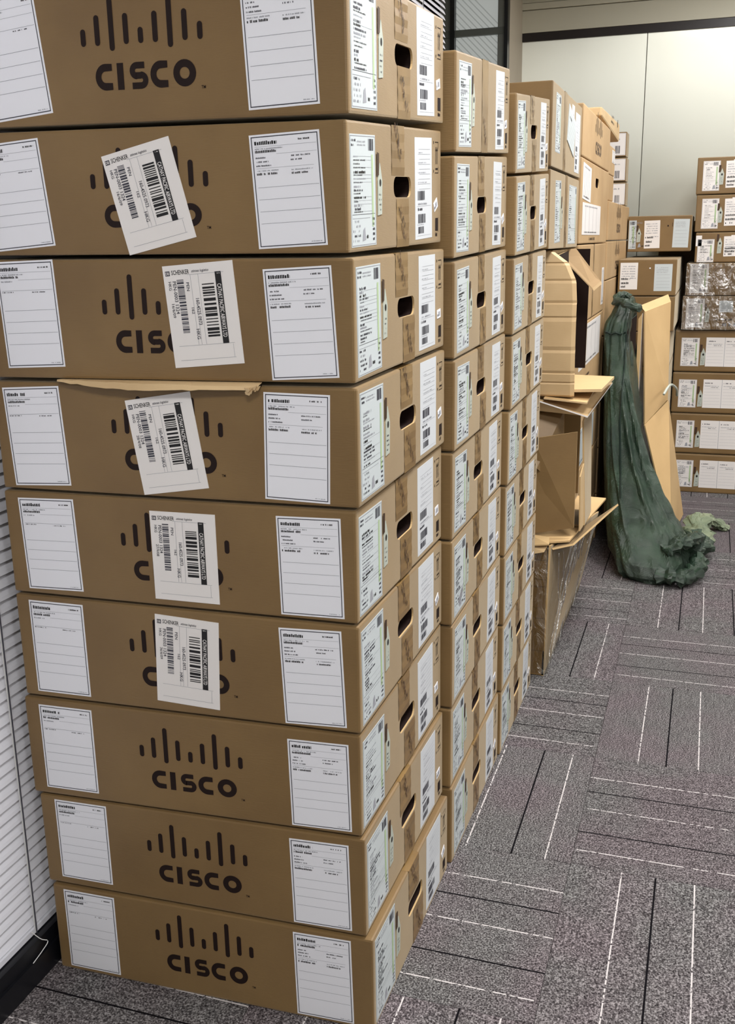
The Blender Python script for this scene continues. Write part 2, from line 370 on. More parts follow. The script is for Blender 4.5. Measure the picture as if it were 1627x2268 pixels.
def logo(cb, F, uc, z0, sc=1, ink='ink', name='logo_print'):
    """bars over the five letter word; uc = middle, z0 = foot of the letters"""
    L = Label(F, uc, z0, 0, 0, base=False, th=.0002)
    L.w = L.h = 0
    def capsule(x, y0, y1, r):
        pts = []
        for j in range(7): a = math.pi*j/6; pts.append((x+r*math.cos(a), y1-r+r*math.sin(a)))
        for j in range(7): a = math.pi+math.pi*j/6; pts.append((x+r*math.cos(a), y0+r+r*math.sin(a)))
        L.poly([(p[0]*sc, p[1]*sc) for p in pts], ink)
    hs = [(.026, .018), (.037, .024), (.071, .046), (.037, .024), (.020, .018), (.037, .024), (.071, .046), (.037, .024), (.024, .018)]
    for i, (tall, low) in enumerate(((.024, 0), (.042, 0), (.064, -.008), (.042, 0), (.022, 0), (.042, 0), (.064, -.008), (.042, 0), (.024, 0))):
        capsule((i-4)*.0245, .062+low, .062+tall, .0044)
    H = .037; t = .0105
    def arc(cx, cy, r, w, a0, a1, n=14, sy=1, flatten=1):
        for j in range(n):
            A = math.radians(a0+(a1-a0)*j/n); B = math.radians(a0+(a1-a0)*(j+1)/n)
            L.poly([((cx+r*math.cos(A)*flatten)*sc, (cy+r*math.sin(A))*sc), ((cx+(r-w)*math.cos(A)*flatten)*sc, (cy+(r-w)*math.sin(A))*sc), ((cx+(r-w)*math.cos(B)*flatten)*sc, (cy+(r-w)*math.sin(B))*sc), ((cx+r*math.cos(B)*flatten)*sc, (cy+r*math.sin(B))*sc)], ink)
    R = H/2
    def Cc(cx):
        arc(cx, R, R, t, 90, 270, flatten=.95)
        for y in (0, H-t): L.poly([(cx*sc, y*sc), ((cx+.0115)*sc, (y+.0005)*sc), ((cx+.0115)*sc, (y+t-.0005)*sc), (cx*sc, (y+t)*sc)], ink)
    Cc(-.064)
    L.poly([(x*sc, y*sc) for x, y in ((-.044, 0), (-.033, 0), (-.033, H), (-.044, H))], ink)
    q = H/4+t/4                                            # S: two stacked bows
    arc(-.0105, H-q, q, t*.86, 90, 270, 10); arc(-.0035, q, q, t*.86, -90, 90, 10)
    for y, x0, x1 in ((H-t*.86, -.011, .003), (0, -.019, -.003), (H/2-t*.43, -.012, -.003)): L.poly([(x0*sc, y*sc), (x1*sc, y*sc), (x1*sc, (y+t*.86)*sc), (x0*sc, (y+t*.86)*sc)], ink)
    Cc(.030)
    arc(.0695, R, R, t, 0, 360, 24, flatten=1.02)
    L.text('TM', .096*sc, -.004*sc, .007*sc, .0045*sc, ink)
    cb.add(L, name)

def data_sheet(cb, F, u, v, w=.112, h=.175, ang=0, left=False, paper='paper'):
    L = Label(F, u, v, w, h, ang, paper)
    L.frame(.003, .0014, 'print_dark')
    x0 = .008
    L.words(x0, h-.0155, .036, .006, 'print_black', .95)
    L.words(w-.034 if not left else w-.03, h-.0125, .02, .0028, 'print_black', .7)
    L.rect(x0, h-.0185, w-.006, h-.0181, 'print_grey')
    L.words(x0, h-.0225, .045, .0022, 'print_grey'); L.words(x0, h-.0275, .034, .0042, 'print_black', .95)
    L.rect(x0+.034, h-.0305, w-.006, h-.0301, 'print_grey')
    if left:
        L.words(x0, h-.0335, .022, .0025, 'print_grey'); L.rect(x0, h-.0475, w-.006, h-.047, 'print_grey')
        L.words(x0, h-.0505, .024, .002, 'print_dark', .6); L.words(x0+.058, h-.0515, .026, .002, 'print_dark', .6)
    else:
        for k in range(3): L.words(x0, h-.036-.006*k, .016+.004*k, .0024, 'print_dark', .8)
        L.words(x0+.056, h-.036, .032, .0024, 'print_dark', .7); L.words(x0+.056, h-.042, .018, .0024, 'print_dark', .8)
        L.rect(x0, h-.051, w-.012, h-.0506, 'print_grey')
        L.words(x0, h-.0555, .036, .002, 'print_grey'); L.words(x0, h-.061, .033, .0038, 'print_black', .85)
        L.words(x0+.056, h-.057, .034, .002, 'print_grey'); L.words(x0+.056, h-.0625, .026, .0032, 'print_black', .8)
    n = 4
    for k in range(n):
        y = h-.080-(h-.1)*k/n
        L.rect(x0, y, w-.006, y+.0006, 'print_grey')
    L.words(w-.026, .0065, .018, .0016, 'print_grey')
    cb.add(L, 'paper_label')

def airline_label(cb, F, u, v, ang, num='16/6/09', w=.122, h=.162):
    L = Label(F, u, v, w, h, ang, 'paper_warm', th=.0012)
    k = w/.122
    L.rect(.004, h-.016, .012, h-.0085, 'print_dark'); L.text('DB', .005, h-.0145, .006, .0045, 'paper_warm', k=2)
    L.text('SCHENKER', .0150, h-.0150, .031, .0072, 'print_black')
    L.text('stinnes logistics', .050, h-.0145, .030, .0055, 'print_dark', italic=.3)
    L.rect(.090, h-.128, .1005, h-.015, 'print_black')
    L.text('CATHAY PACIFIC AIRWAYS LTD', .0918, h-.034, .084, .0072, 'paper_warm', rot=-90, k=2)
    L.words(.0925, h-.0185, .006, .0016, 'paper_warm', k=2)
    L.bars(.0655, h-.116, .0865, h-.031, n=24); L.bars(.0225, h-.107, .0345, h-.021, 'print_dark', n=40)
    L.text('PEN-0003 1324', .0150, h-.025, .051, .0062, 'print_dark', rot=-90)
    L.text('HKG', .0075, h-.025, .0135, .005, 'print_dark', rot=-90)
    L.text(num, .0085, h-.060, .022, .005, 'print_dark', rot=-90)
    L.text('PEN', .0385, h-.028, .0135, .005, 'print_dark', rot=-90)
    L.text('160-4525 0973', .0518, h-.054, .042, .0064, 'print_dark', rot=-90)
    L.text('162', .0425, h-.068, .010, .005, 'print_dark', rot=-90)
    L.text('HKG', .046, h-.102, .0165, .006, 'print_dark', rot=-90)
    for x, y0, y1 in ((.047, .035, h-.016), (.0605, .035, h-.016), (.0525, .035, h-.06)): L.rect(x, y0, x+.0005, y1, 'print_grey')
    for y in (.034, .011): L.rect(.012, y, w-.012, y+.0005, 'print_grey')
    L.rect(.107, .011, .1075, .033, 'print_grey'); L.rect(.042, h-.0165, .105, h-.016, 'print_grey')
    cb.add(L, 'airline_label', 'white air freight label with a black band and two barcodes')

def ship_left(cb, F, u, v, w=.118, h=.172, ang=0, det=1, paper='paper_dimmed'):
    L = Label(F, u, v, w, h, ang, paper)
    L.frame(.002, .001, 'print_grey')
    L.rect(w-.020, .03, w-.012, h-.03, 'print_green')
    L.words(.006, h-.011, .02, .004, 'print_dark'); L.words(.006, h-.018, .016, .004, 'print_dark')
    L.bars(w-.034, h-.024, w-.010, h-.006, 'print_dark', 12, True)
    L.words(.03, h-.012, .04, .0025, 'print_grey'); L.words(.03, h-.017, .04, .0025, 'print_grey')
    rows = 16 if det else 9
    y = h-.032
    for k in range(rows):
        hh = random.choice((.0022, .0035, .0045)); ww = random.choice((.02, .03, .04, .055))
        L.words(.014, y-hh, ww, hh, random.choice(('print_black', 'print_dark', 'print_grey')), .8)
        if random.random() < .35: L.rect(.035, y-.001, w-.022, y-.0006, 'print_grey')
        y -= (h-.082)/rows
    L.rect(.006, .050, w-.006, .0506, 'print_dark'); L.rect(.006, .044, w-.03, .0446, 'print_grey')
    for k in range(5): L.words(.008+.004*(k % 2), .038-.0075*k, .03, .004, random.choice(('print_dark', 'print_grey')), .55)
    for k in range(5): L.words(w-.018, .04-.008*k, .010, .0045, 'print_dark', .9)
    L.poly([(.05, .008), (.066, .010), (.062, .030), (.054, .026)], 'print_grey'); L.words(.07, .012, .012, .006, 'print_black', .9)
    cb.add(L, 'shipping_label')
def ship_right(cb, F, u, v, w=.112, h=.175, ang=0, paper='paper_dimmed_less'):
    L = Label(F, u, v, w, h, ang, paper)
    for k in range(9):
        y = h-.02-.0085*k; L.rect(.018+random.uniform(0, .01), y, w-.012, y+.0005, 'print_grey')
        if k % 2: L.words(.02, y+.002, random.uniform(.02, .06), .0022, 'print_grey', .6)
    L.bars(.016, .068, .062, .084, 'print_dark', 22, True); L.words(.018, .060, .06, .0035, 'print_grey')
    L.rect(.014, .0575, w-.01, .058, 'print_grey'); L.words(.014, .050, .032, .005, 'print_dark', .9)
    L.bars(.018, .028, .066, .044, 'print_dark', 22, True); L.words(.014, .0245, .04, .002, 'print_grey')
    L.bars(.018, .010, .056, .022, 'print_dark', 16, True); L.rect(.012, .006, w-.008, .0064, 'print_grey')
    cb.add(L, 'shipping_label')
def hang_tag(cb, F, u, v, s=1):
    L = Label(F, u, v, .024*s, .085*s, 0, 'tag_grey', th=.0012, notch=[(0, 0), (.021*s, .002*s), (.024*s, .055*s), (.013*s, .083*s), (.002*s, .056*s)])
    pts = [(.013*s+.0045*s*math.cos(a), .052*s+.006*s*math.sin(a)) for a in [math.pi*j/5 for j in range(10)]]
    L.poly(pts, 'print_black')
    for k in range(4): L.words(.005*s, (.008+.008*k)*s, .012*s, .003*s, 'print_dark', .5)
    L.poly([(-.004*s, .062*s), (.006*s, .064*s), (.008*s, .098*s), (-.003*s, .1*s)], 'ink_side')
    cb.add(L, 'hang_tag')
def symbols(cb, F, u, v, hgt):
    L = Label(F, u, v, 0, 0, base=False, th=.0002)
    t = .0012; w = .024; h0 = hgt-.075; h1 = hgt-.02
    for a, b, c, d in ((0, h0, w, h0+t), (0, h1-t, w, h1), (w-t, h0, w, h0+.012), (w-t, h1-.012, w, h1)): L.rect(a, b, c, d, 'ink')
    for x in (.007, .016):
        L.rect(x-.0012, h0+.016, x+.0012, h1-.014, 'ink'); L.poly([(x-.004, h1-.016), (x+.004, h1-.016), (x, h1-.008)], 'ink')
    L.rect(.004, h0+.006, .02, h0+.009, 'ink')
    L.rect(.003, .022, .021, .045, 'ink'); L.words(.004, .012, .016, .007, 'ink'); L.rect(.022, .02, .0235, .046, 'ink')
    L.poly([(-.011, h1+.001), (-.008, h1+.001), (-.008, h1-.004), (-.011, h1-.004)], 'ink'); L.poly([(-.011, h0+.001), (-.008, h0+.001), (-.008, h0+.006), (-.011, h0+.006)], 'ink')
    cb.add(L, 'handling_symbol')
def small_tag(cb, F, u, v, ang):
    L = Label(F, u, v, .026, .017, ang, 'paper', th=.0008); L.rect(.009, .004, .020, .013, 'print_grey'); L.words(.002, .004, .005, .006, 'print_dark')
    cb.add(L, 'barcode_tag')
def tape_strip(cb, F, yc, hgt, hole=None, w=.072, seed=0, up=True):
    rr = random.Random(seed)
    segs = [(0, hgt)] if not hole else [(0, hole[1]-hole[3]/2-.002), (hole[1]+hole[3]/2+.002, hgt)]
    for i, (a, b) in enumerate(segs):
        dx = rr.uniform(-.012, .012) + (.012 if i == 0 else -.012)
        mb = MB(); n = 6
        for j in range(n):                                  # slightly wrinkled strip
            z0 = a+(b-a)*j/n; z1 = a+(b-a)*(j+1)/n; o0 = .0004+.0007*(j % 2); o1 = .0004+.0007*((j+1) % 2)
            if j == 0: o0 = .0002
            mb.poly([F(yc+dx-w/2, z0, o0), F(yc+dx+w/2, z0, o0), F(yc+dx+w/2, z1, o1), F(yc+dx-w/2, z1, o1)], 'tape')
        if i == len(segs)-1:
            mb.poly([F(yc+dx-w/2, b, .0006), F(yc+dx+w/2, b, .0006), F(yc+dx+w/2, b+.0008, -.05), F(yc+dx-w/2, b+.0008, -.05)], 'tape')
        # printed characters running down the tape on a slant
        for k in range(9 if b-a > .05 else 5):
            f = k/9; z = b-.006-f*min(b-a-.012, .055); y = yc+dx-.016+f*.03
            if i == 0: z = a+.006+(1-f)*min(b-a-.012, .055)
            for q in range(4):
                yy = y+rr.uniform(-.009, .009); zz = z+rr.uniform(-.004, .004); ln = rr.uniform(.004, .009); sl = rr.uniform(-.5, .5)
                mb.poly([F(yy, zz, .0017), F(yy+.0016, zz, .0017), F(yy+.0016+ln*sl, zz+ln, .0017), F(yy+ln*sl, zz+ln, .0017)], 'ink_side' if rr.random() < .7 else 'ink_faint')
        mb.build('packing_tape', cb.root, cb.org)

ORD = ['topmost', 'second', 'third', 'fourth', 'fifth', 'sixth', 'seventh', 'eighth', 'lowest']
# ---- nearest stack
zNR = [0, .201, .404, .603, .802, 1.0, 1.2, 1.396, 1.592, 1.795]
zFR = [0, .194, .402, .610, .801, 1.007, 1.206, 1.409, 1.629, 1.826]
zNL = [0, .198, .395, .6, .805, 1.0, 1.196, 1.4, 1.60, 1.80]
# per carton, bottom up: x of right side, x of left edge, near y at right, near y at left
off = [(.013, -.648, 0, -.022), (.001, -.656, 0, -.02), (-.004, -.665, .001, -.022), (-.002, -.660, 0, -.02), (-.003, -.660, 0, -.02), (.003, -.658, 0, -.02), (.001, -.656, 0, -.018), (-.006, -.664, .002, -.018), (-.001, -.66, 0, -.02)]
air = {6: (-.311, 1.221, math.radians(4.5), '16/6/09'), 5: (-.391, 1.006, math.radians(8.5), '28/4/08'), 4: (-.372, .817, math.radians(0), '27/9/08'), 3: (-.380, .616, math.radians(-2.5), '36/6/09'), 7: (-.394, 1.411, math.radians(13.5), '16/6/09')}
det1 = {8: 'whole black logo between two white sheets', 7: 'air freight label tilted over its logo', 6: 'air freight label right of its half hidden logo', 5: 'torn flap above, slanted air freight label', 4: 'upright air freight label over its logo', 3: 'air freight label low over its logo', 2: 'whole logo, just below the labelled ones', 1: 'whole black logo, one above the floor', 0: 'whole black logo, standing on the carpet'}
sheetR = {8: (-.148, .0), 7: (-.155, 1.406, 3), 6: (-.141, 1.204, 3), 5: (-.155, .999, -1.5), 4: (-.139, .808, 1), 3: (-.141, .604, 2), 2: (-.135, .410, 1), 1: (-.139, .207, 1), 0: (-.139, .005, 1)}
sheetL = {8: (-.61, 1.612, 6), 7: (-.628, 1.411, 5), 6: (-.626, 1.214, 2), 5: (-.636, 1.003, 2.5), 4: (-.630, .815, 1.5), 3: (-.633, .609, 0), 2: (-.635, .409, 0), 1: (-.624, .213, 0), 0: (-.624, .007, 0)}
S1 = {}
for k in range(9):
    xr, xl, yn, yl = off[k]
    g = .0055 if k < 5 else .007
    xfr = xr+.006; D = .532
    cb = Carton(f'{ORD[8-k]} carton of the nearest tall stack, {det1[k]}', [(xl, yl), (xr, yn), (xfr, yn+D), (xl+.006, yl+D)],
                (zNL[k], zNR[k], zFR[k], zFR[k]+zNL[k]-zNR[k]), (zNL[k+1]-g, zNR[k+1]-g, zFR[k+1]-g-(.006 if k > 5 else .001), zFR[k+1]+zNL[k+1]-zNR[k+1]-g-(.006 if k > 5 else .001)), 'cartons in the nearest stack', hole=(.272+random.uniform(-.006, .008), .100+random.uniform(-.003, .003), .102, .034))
    S1[k] = cb; H = cb.H; x0 = xl
    if k == 8: data_sheet(cb, cb.F, -.16-x0, .012, ang=math.radians(2.5)); 
    else: data_sheet(cb, cb.F, sheetR[k][0]-x0, max(.006, sheetR[k][1]-zNR[k]), h=.174, ang=math.radians(sheetR[k][2]))
    data_sheet(cb, cb.F, sheetL[k][0]-x0, max(.008, sheetL[k][1]-zNL[k]), h=.174, ang=math.radians(sheetL[k][2]), left=True)
    lx = {8: -.327, 7: -.332, 6: -.329, 5: -.329, 4: -.329, 3: -.329, 2: -.326, 1: -.327, 0: -.324}[k]
    logo(cb, cb.F, lx-x0, .044 if k < 8 else .046)
    if k in air: airline_label(cb, cb.F, air[k][0]-x0, max(.01, air[k][1]-zNL[k]), air[k][2], air[k][3])
    if k < 8 and k not in air: pass
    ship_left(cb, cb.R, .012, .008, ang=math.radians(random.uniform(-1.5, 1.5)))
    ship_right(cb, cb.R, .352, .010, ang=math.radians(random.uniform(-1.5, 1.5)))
    hang_tag(cb, cb.R, .138, .055); symbols(cb, cb.R, .486, 0, H); small_tag(cb, cb.R, .478, .06, math.radians(random.choice((4, 12, 25))))
    tape_strip(cb, cb.R, .268, H, (.272, .100, .102, .034), seed=k)
# torn strip of the flap hanging out below the third carton
cb = S1[6]; mb = MB(); rr = random.Random(3); n = 26; prev = None
for j in range(n+1):
    f = j/n; x = .135+f*.365; w = .004+.011*math.sin(math.pi*min(1, f*1.3)) + rr.uniform(-.001, .001); w = max(.003, w+.006*f)
    dz = -.001-.006*f+rr.uniform(-.0008, .0008)
    a = cb.T(x, .004, -.001); b = cb.T(x, -.012-.01*math.sin(math.pi*f), dz+.001); c = cb.T(x, -.014-.012*math.sin(math.pi*f), dz-w*.55)
    cur = (a, b, c, a-Vector((0, 0, .004)))
    if prev:
        for q in range(3): mb.poly([prev[q], cur[q], cur[q+1], prev[q+1]], ('kraft_light', 'kraft_light', 'cavity')[q])
    prev = cur
mb.build('torn_flap', cb.root, cb.org, label='torn lip of the bottom flap sticking out')
mb = MB()
for j in range(9):
    a = cb.T(.47+rr.uniform(0, .03), -.018, -.006-rr.uniform(0, .008)); d = Vector((rr.uniform(.006, .014), -rr.uniform(0, .005), rr.uniform(-.004, .006)))
    mb.sheet([a, a+d, a+d*.6+Vector((0, 0, -.006)), a+Vector((.001, 0, -.004))], (0, .0012, 0), 'kraft_light')
mb.build('torn_scrap', cb.root, cb.org)

# ---- second and third stacks
def side_stack(x0, xr, y0, y1, zn, zf, stack, texts, seed, xtop=0, hl=None):
    rr = random.Random(seed); lst = []
    for k in range(9):
        g = .0045 if k < 6 else .007
        dx = xr+xtop*k/8+rr.uniform(-.003, .003); dy = rr.uniform(-.002, .002)
        hole = (.255+rr.uniform(-.006, .006), .100, .094, .034) if k in hl else None
        cb = Carton(texts[k], [(x0, y0), (dx, y0+dy), (dx+.003, y1+dy), (x0, y1)], (zn[k], zn[k], zf[k], zf[k]), (zn[k+1]-g, zn[k+1]-g, zf[k+1]-g, zf[k+1]-g), f'cartons in the {stack} stack', hole=hole)
        lst.append(cb); H = cb.H
        s = (y1-y0)/.532
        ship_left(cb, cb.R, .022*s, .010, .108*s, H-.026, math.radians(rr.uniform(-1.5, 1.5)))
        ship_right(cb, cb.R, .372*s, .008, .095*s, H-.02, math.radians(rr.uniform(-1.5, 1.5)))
        hang_tag(cb, cb.R, .134*s, .05); symbols(cb, cb.R, .482*s, 0, H); small_tag(cb, cb.R, .474*s, .055, math.radians(rr.choice((8, 20, 35))))
        tape_strip(cb, cb.R, .255*s, H, hole, w=.06, seed=seed*20+k)
        logo(cb, cb.F, .33, .045)
    return lst
t2 = [f'{ORD[8-k]} carton of the second stack, {d}' for k, d in enumerate(['standing on the carpet', 'hand hole thin and dark, one above the carpet', 'lit edge along its lid, two above the carpet', 'pale sticker strip at its lower left', 'wide hand hole, at the middle height', 'wide tape around its hand hole', 'small white tag at its right', 'round hand hole under taped lid', 'no open hand hole, tape over it'])]
z2n = [0, .198, .397, .595, .79, .984, 1.177, 1.377, 1.578, 1.768]
z2f = [0, .202, .403, .602, .791, .991, 1.188, 1.396, 1.612, 1.808]
S2 = side_stack(-.63, .024, .549, 1.076, z2n, z2f, 'second', t2, 5, hl=[0, 1, 2, 3, 4, 5, 6, 7])
cb = S2[3]; L = Label(cb.R, .06, .03, .045, .02, .5, 'paper'); L.words(.004, .006, .026, .005, 'print_grey'); cb.add(L, 'barcode_tag')
t3_ = [f'{ORD[8-k]} carton of the third stack, {d}' for k, d in enumerate(['standing on the carpet by the wrapped carton', 'one above the carpet, beside the wrapped carton', 'beside the top of the wrapped carton', 'beside the standing plain brown flap', 'beside the pale flattened boards', 'beside the lower half of the creased sheet', 'beside the upper half of the creased sheet', 'round dark hand hole, just under the topmost', 'black round hand hole, in front of the wide carton'])]
z3n = [0, .195, .392, .59, .785, .985, 1.178, 1.372, 1.567, 1.757]
z3f = [0, .19, .39, .588, .783, .995, 1.19, 1.388, 1.6, 1.80]
S3 = side_stack(-.6, .032, 1.092, 1.592, z3n, z3f, 'third', t3_, 9, xtop=.014, hl=range(9))

# ---- fourth place: two wide cartons over the open ones
def flat(x0, x1, y0, y1, z0, z1): return [(x0, y0), (x1, y0), (x1, y1), (x0, y1)], (z0,)*4, (z1,)*4
G4 = 'wide cartons behind the third stack'
def wide(label, x0, x1, y0, y1, z0, z1, group, **k):
    xy, a, b = flat(x0, x1, y0, y1, z0, z1); return Carton(label, xy, a, b, group, **k)
c = wide('wide carton with paper envelopes taped on its side, topmost behind the third stack', -.58, .047, 1.64, 2.325, 1.617, 1.85, G4)
ship_left(c, c.R, .07, .045, .10, .165); ship_right(c, c.R, .52, .012, .12, .19)
L = Label(c.R, .33, .075, .17, .115, math.radians(-14), 'paper_dimmed', th=.002)
for k in range(6): L.rect(.01, .015+.016*k, .16, .0156+.016*k, 'print_grey')
L.words(.02, .08, .05, .008, 'print_dark'); c.add(L, 'paper_envelope')
L = Label(c.R, .42, .14, .06, .075, 0, 'paper_warm', th=.001); L.words(.01, .04, .04, .01, 'print_grey'); c.add(L, 'paper_label')
tape_strip(c, c.R, .25, c.H, w=.05, seed=77)
c = wide('wide carton with two label strips, under the envelope carton', -.58, .045, 1.65, 2.325, 1.382, 1.61, G4)
ship_left(c, c.R, .11, .018, .12, .185, math.radians(2)); ship_left(c, c.R, .42, .012, .19, .19)
tape_strip(c, c.R, .33, c.H, w=.05, seed=78); hang_tag(c, c.R, .245, .06)

# ---- long cartons along the window, fifth and sixth places
G5 = 'long cartons beside the green sack'
def wide_sheet(c, F, u, v, w, h, ang=0, m='paper_warm'):
    L = Label(F, u, v, w, h, ang, m, th=.001)
    for k in range(4): L.rect(w*(.15+.2*k), h*.05, w*(.15+.2*k)+.003, h*.95, 'print_grey')
    L.words(w*.1, h*.06, w*.7, h*.05, 'print_dark', .6); L.words(w*.1, h*.88, w*.7, h*.05, 'print_grey', .6); c.add(L, 'paper_label')
Z5 = [0, .25, .50, .795, 1.095, 1.392, 1.694, 1.872]
T5 = ['long carton hidden low behind the open cartons, on the carpet', 'long carton low behind the sack, second from the carpet', 'long pale carton with a white sheet, behind the sack', 'long carton with a white sheet beside the dark lid', 'long carton with a white strip, under the hand hole one', 'long carton with black hand hole and two white sheets', 'long carton with small bar logo, topmost of its stack']
for k in range(7):
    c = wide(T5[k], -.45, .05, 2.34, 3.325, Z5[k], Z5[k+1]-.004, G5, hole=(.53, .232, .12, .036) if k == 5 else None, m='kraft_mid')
    if k == 6: logo(c, c.R, .52, .035, 1.25, 'ink_side')
    if k == 5: wide_sheet(c, c.R, .05, .155, .26, .125, math.radians(-2)); wide_sheet(c, c.R, .07, .032, .62, .115, 0); c.add((lambda L: (L.words(.3, 0, .2, .012, 'ink'), L)[1])(Label(c.R, 0, .012, .6, .02, base=False)), 'logo_print')
    if k == 4: wide_sheet(c, c.R, .86, .03, .08, .16); tape_strip(c, c.R, .5, c.H, w=.03, seed=5)
    if k == 3: wide_sheet(c, c.R, .12, .12, .75, .165); c.add((lambda L: (L.words(.3, 0, .2, .012, 'ink'), L)[1])(Label(c.R, 0, .07, .6, .02, base=False)), 'logo_print')
    if k == 2: wide_sheet(c, c.R, .2, .015, .55, .15, 0, 'paper_dimmed')
Z6 = [0, .225, .45, .67, .975, 1.225, 1.40, 1.576]
T6 = ['long carton behind the sack foot, on the carpet', 'long carton behind the sack, second from the carpet', 'long carton behind the sack, third from the carpet', 'long carton with logo partly behind the sack neck', 'long carton with faint logo just above the sack', 'long carton with logo, second from top of its stack', 'long carton with logo, top of the stack beside the sack']
for k in range(7):
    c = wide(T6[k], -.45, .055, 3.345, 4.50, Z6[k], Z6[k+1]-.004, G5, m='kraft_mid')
    if k > 2: logo(c, c.R, .52, .035, 1.15, 'ink_side')
c = wide('small carton with pinkish label between long cartons and leaning one', -.3, .043, 3.36, 3.66, 1.69, 1.812, None, m='kraft_mid')
wide_sheet(c, c.R, .16, .055, .13, .055, 0); 
c = wide('flat small carton lying on the topmost logo carton beside the sack', -.3, .043, 3.35, 3.64, 1.577, 1.688, None, m='kraft_mid')
c = Carton('pale yellow carton leaning high over the topmost long cartons', [(-.30, 3.0), (.043, 3.0), (.043, 3.83), (-.3, 3.83)], (1.893, 1.893, 1.858, 1.858), (1.928, 1.928, 1.94, 1.94), None, m='kraft_light', bev=.008)
L = Label(c.R, .4, .02, 0, 0, base=False); L.words(0, .012, .14, .01, 'ink_side'); L.words(0, .035, .14, .01, 'ink_side'); L.rect(.3, .02, .33, .045, 'ink_side'); c.add(L, 'logo_print')

# ---- white labelled small cartons against the far wall
G7 = 'small cartons with big white labels by the far wall'
Z7 = [0, .3, .6, .9, 1.2, 1.40, 1.583, 1.712, 1.842, 1.975]
for k in range(9):
    nm = ['on the carpet', 'second from the carpet', 'third from the carpet', 'fourth from the carpet', 'just above the fourth', 'under the three white ones', 'lowest of the three white labelled ones', 'middle of the three white labelled ones', 'top of the three white labelled ones'][k]
    c = wide(f'carton in the far corner by the panelled wall, {nm}', -.42, .022+.005*(8-k)*.8, 4.53, 4.68, Z7[k], Z7[k+1]-.006, G7, bev=.004)
    if k > 5:
        L = Label(c.F, c.W-.135, .006, .13, c.H-.012, 0, 'paper_warm'); L.frame(.002, .001, 'print_grey')
        L.bars(.025, .012, .045, .055, 'print_dark', 8, True); L.bars(.075, .01, .10, .05, 'print_dark', 9, True); L.words(.02, .08, .08, .008, 'print_grey'); c.add(L, 'shipping_label')

# ---- far left stack (facing the camera)
G8 = 'cartons of the low stack by the far wall'
def barcode_sheet(c, F, u, v, w, h, ang=0, m='paper_warm'):
    L = Label(F, u, v, w, h, ang, m)
    for k in range(5): L.words(.008, h-.02-.012*k, w-.02, .005, 'print_grey', .8)
    L.words(.006, h*.36, w*.5, .010, 'print_black', .9); L.words(w*.5, h*.40, w*.4, .006, 'print_grey')
    L.words(.006, h*.2, w*.42, .012, 'print_black', .9); L.words(.006, h*.07, w*.3, .010, 'print_black', .9); c.add(L, 'shipping_label')
def plain_sheet(c, F, u, v, w, h, ang=0, m='paper_dimmed'):
    L = Label(F, u, v, w, h, ang, m)
    for k in range(4): L.words(.01, h-.018-.008*k, w-.03, .003, 'print_grey', .8)
    for k in range(5): L.rect(.01, h*.12*(k+1), w-.01, h*.12*(k+1)+.0008, 'print_grey')
    c.add(L, 'paper_label')
c = wide('carton with barcode sheet and pale sheet, topmost of the low far stack', .062, .393, 4.40, 4.93, 1.335, 1.522, G8)
barcode_sheet(c, c.F, .086, .018, .082, .145, .02); plain_sheet(c, c.F, .236, .02, .082, .148, -.02); hang_tag(c, c.F, .047, .05, .9); ship_left(c, c.F, .004, .015, .04, .15, det=0)
L = Label(c.F, .18, .13, 0, 0, base=False); L.rect(.025, .0, .032, .008, 'ink'); L.rect(.05, 0, .052, .02, 'ink'); c.add(L, 'logo_print')
Z8 = [0, .26, .52, .78, .955, 1.13, 1.31]
for k in range(5, -1, -1):
    far = 4.90
    t = ['on the carpet behind the tan board', 'second from the carpet behind the tan board', 'third from the carpet behind the tan board', 'fourth from the carpet behind the tan board', 'just above the sack, top edge behind the tan board', 'set forward, with pinkish barcode sheet, second from top'][k]
    c = wide(f'carton of the low far stack, {t}', .066, .347 if k > 3 else .335, 3.85, far, Z8[k], Z8[k+1]-.005, G8)
    if k == 5:
        barcode_sheet(c, c.F, -.002+.012, .03, .085, .13); plain_sheet(c, c.F, .175, .022, .085, .13)
        L = Label(c.F, .15, .13, 0, 0, base=False); L.rect(0, 0, .006, .006, 'paper'); c.add(L, 'staple')
for k, (z0, z1) in enumerate(((0, .75), (.755, 1.50))):
    wide(f'big filler carton added to darken the gap behind the far stacks, {["lower", "upper"][k]} one', .20, .90, 4.965, 5.27, z0, z1, None)  # made-up filler that keeps the bright wall from showing in the gap
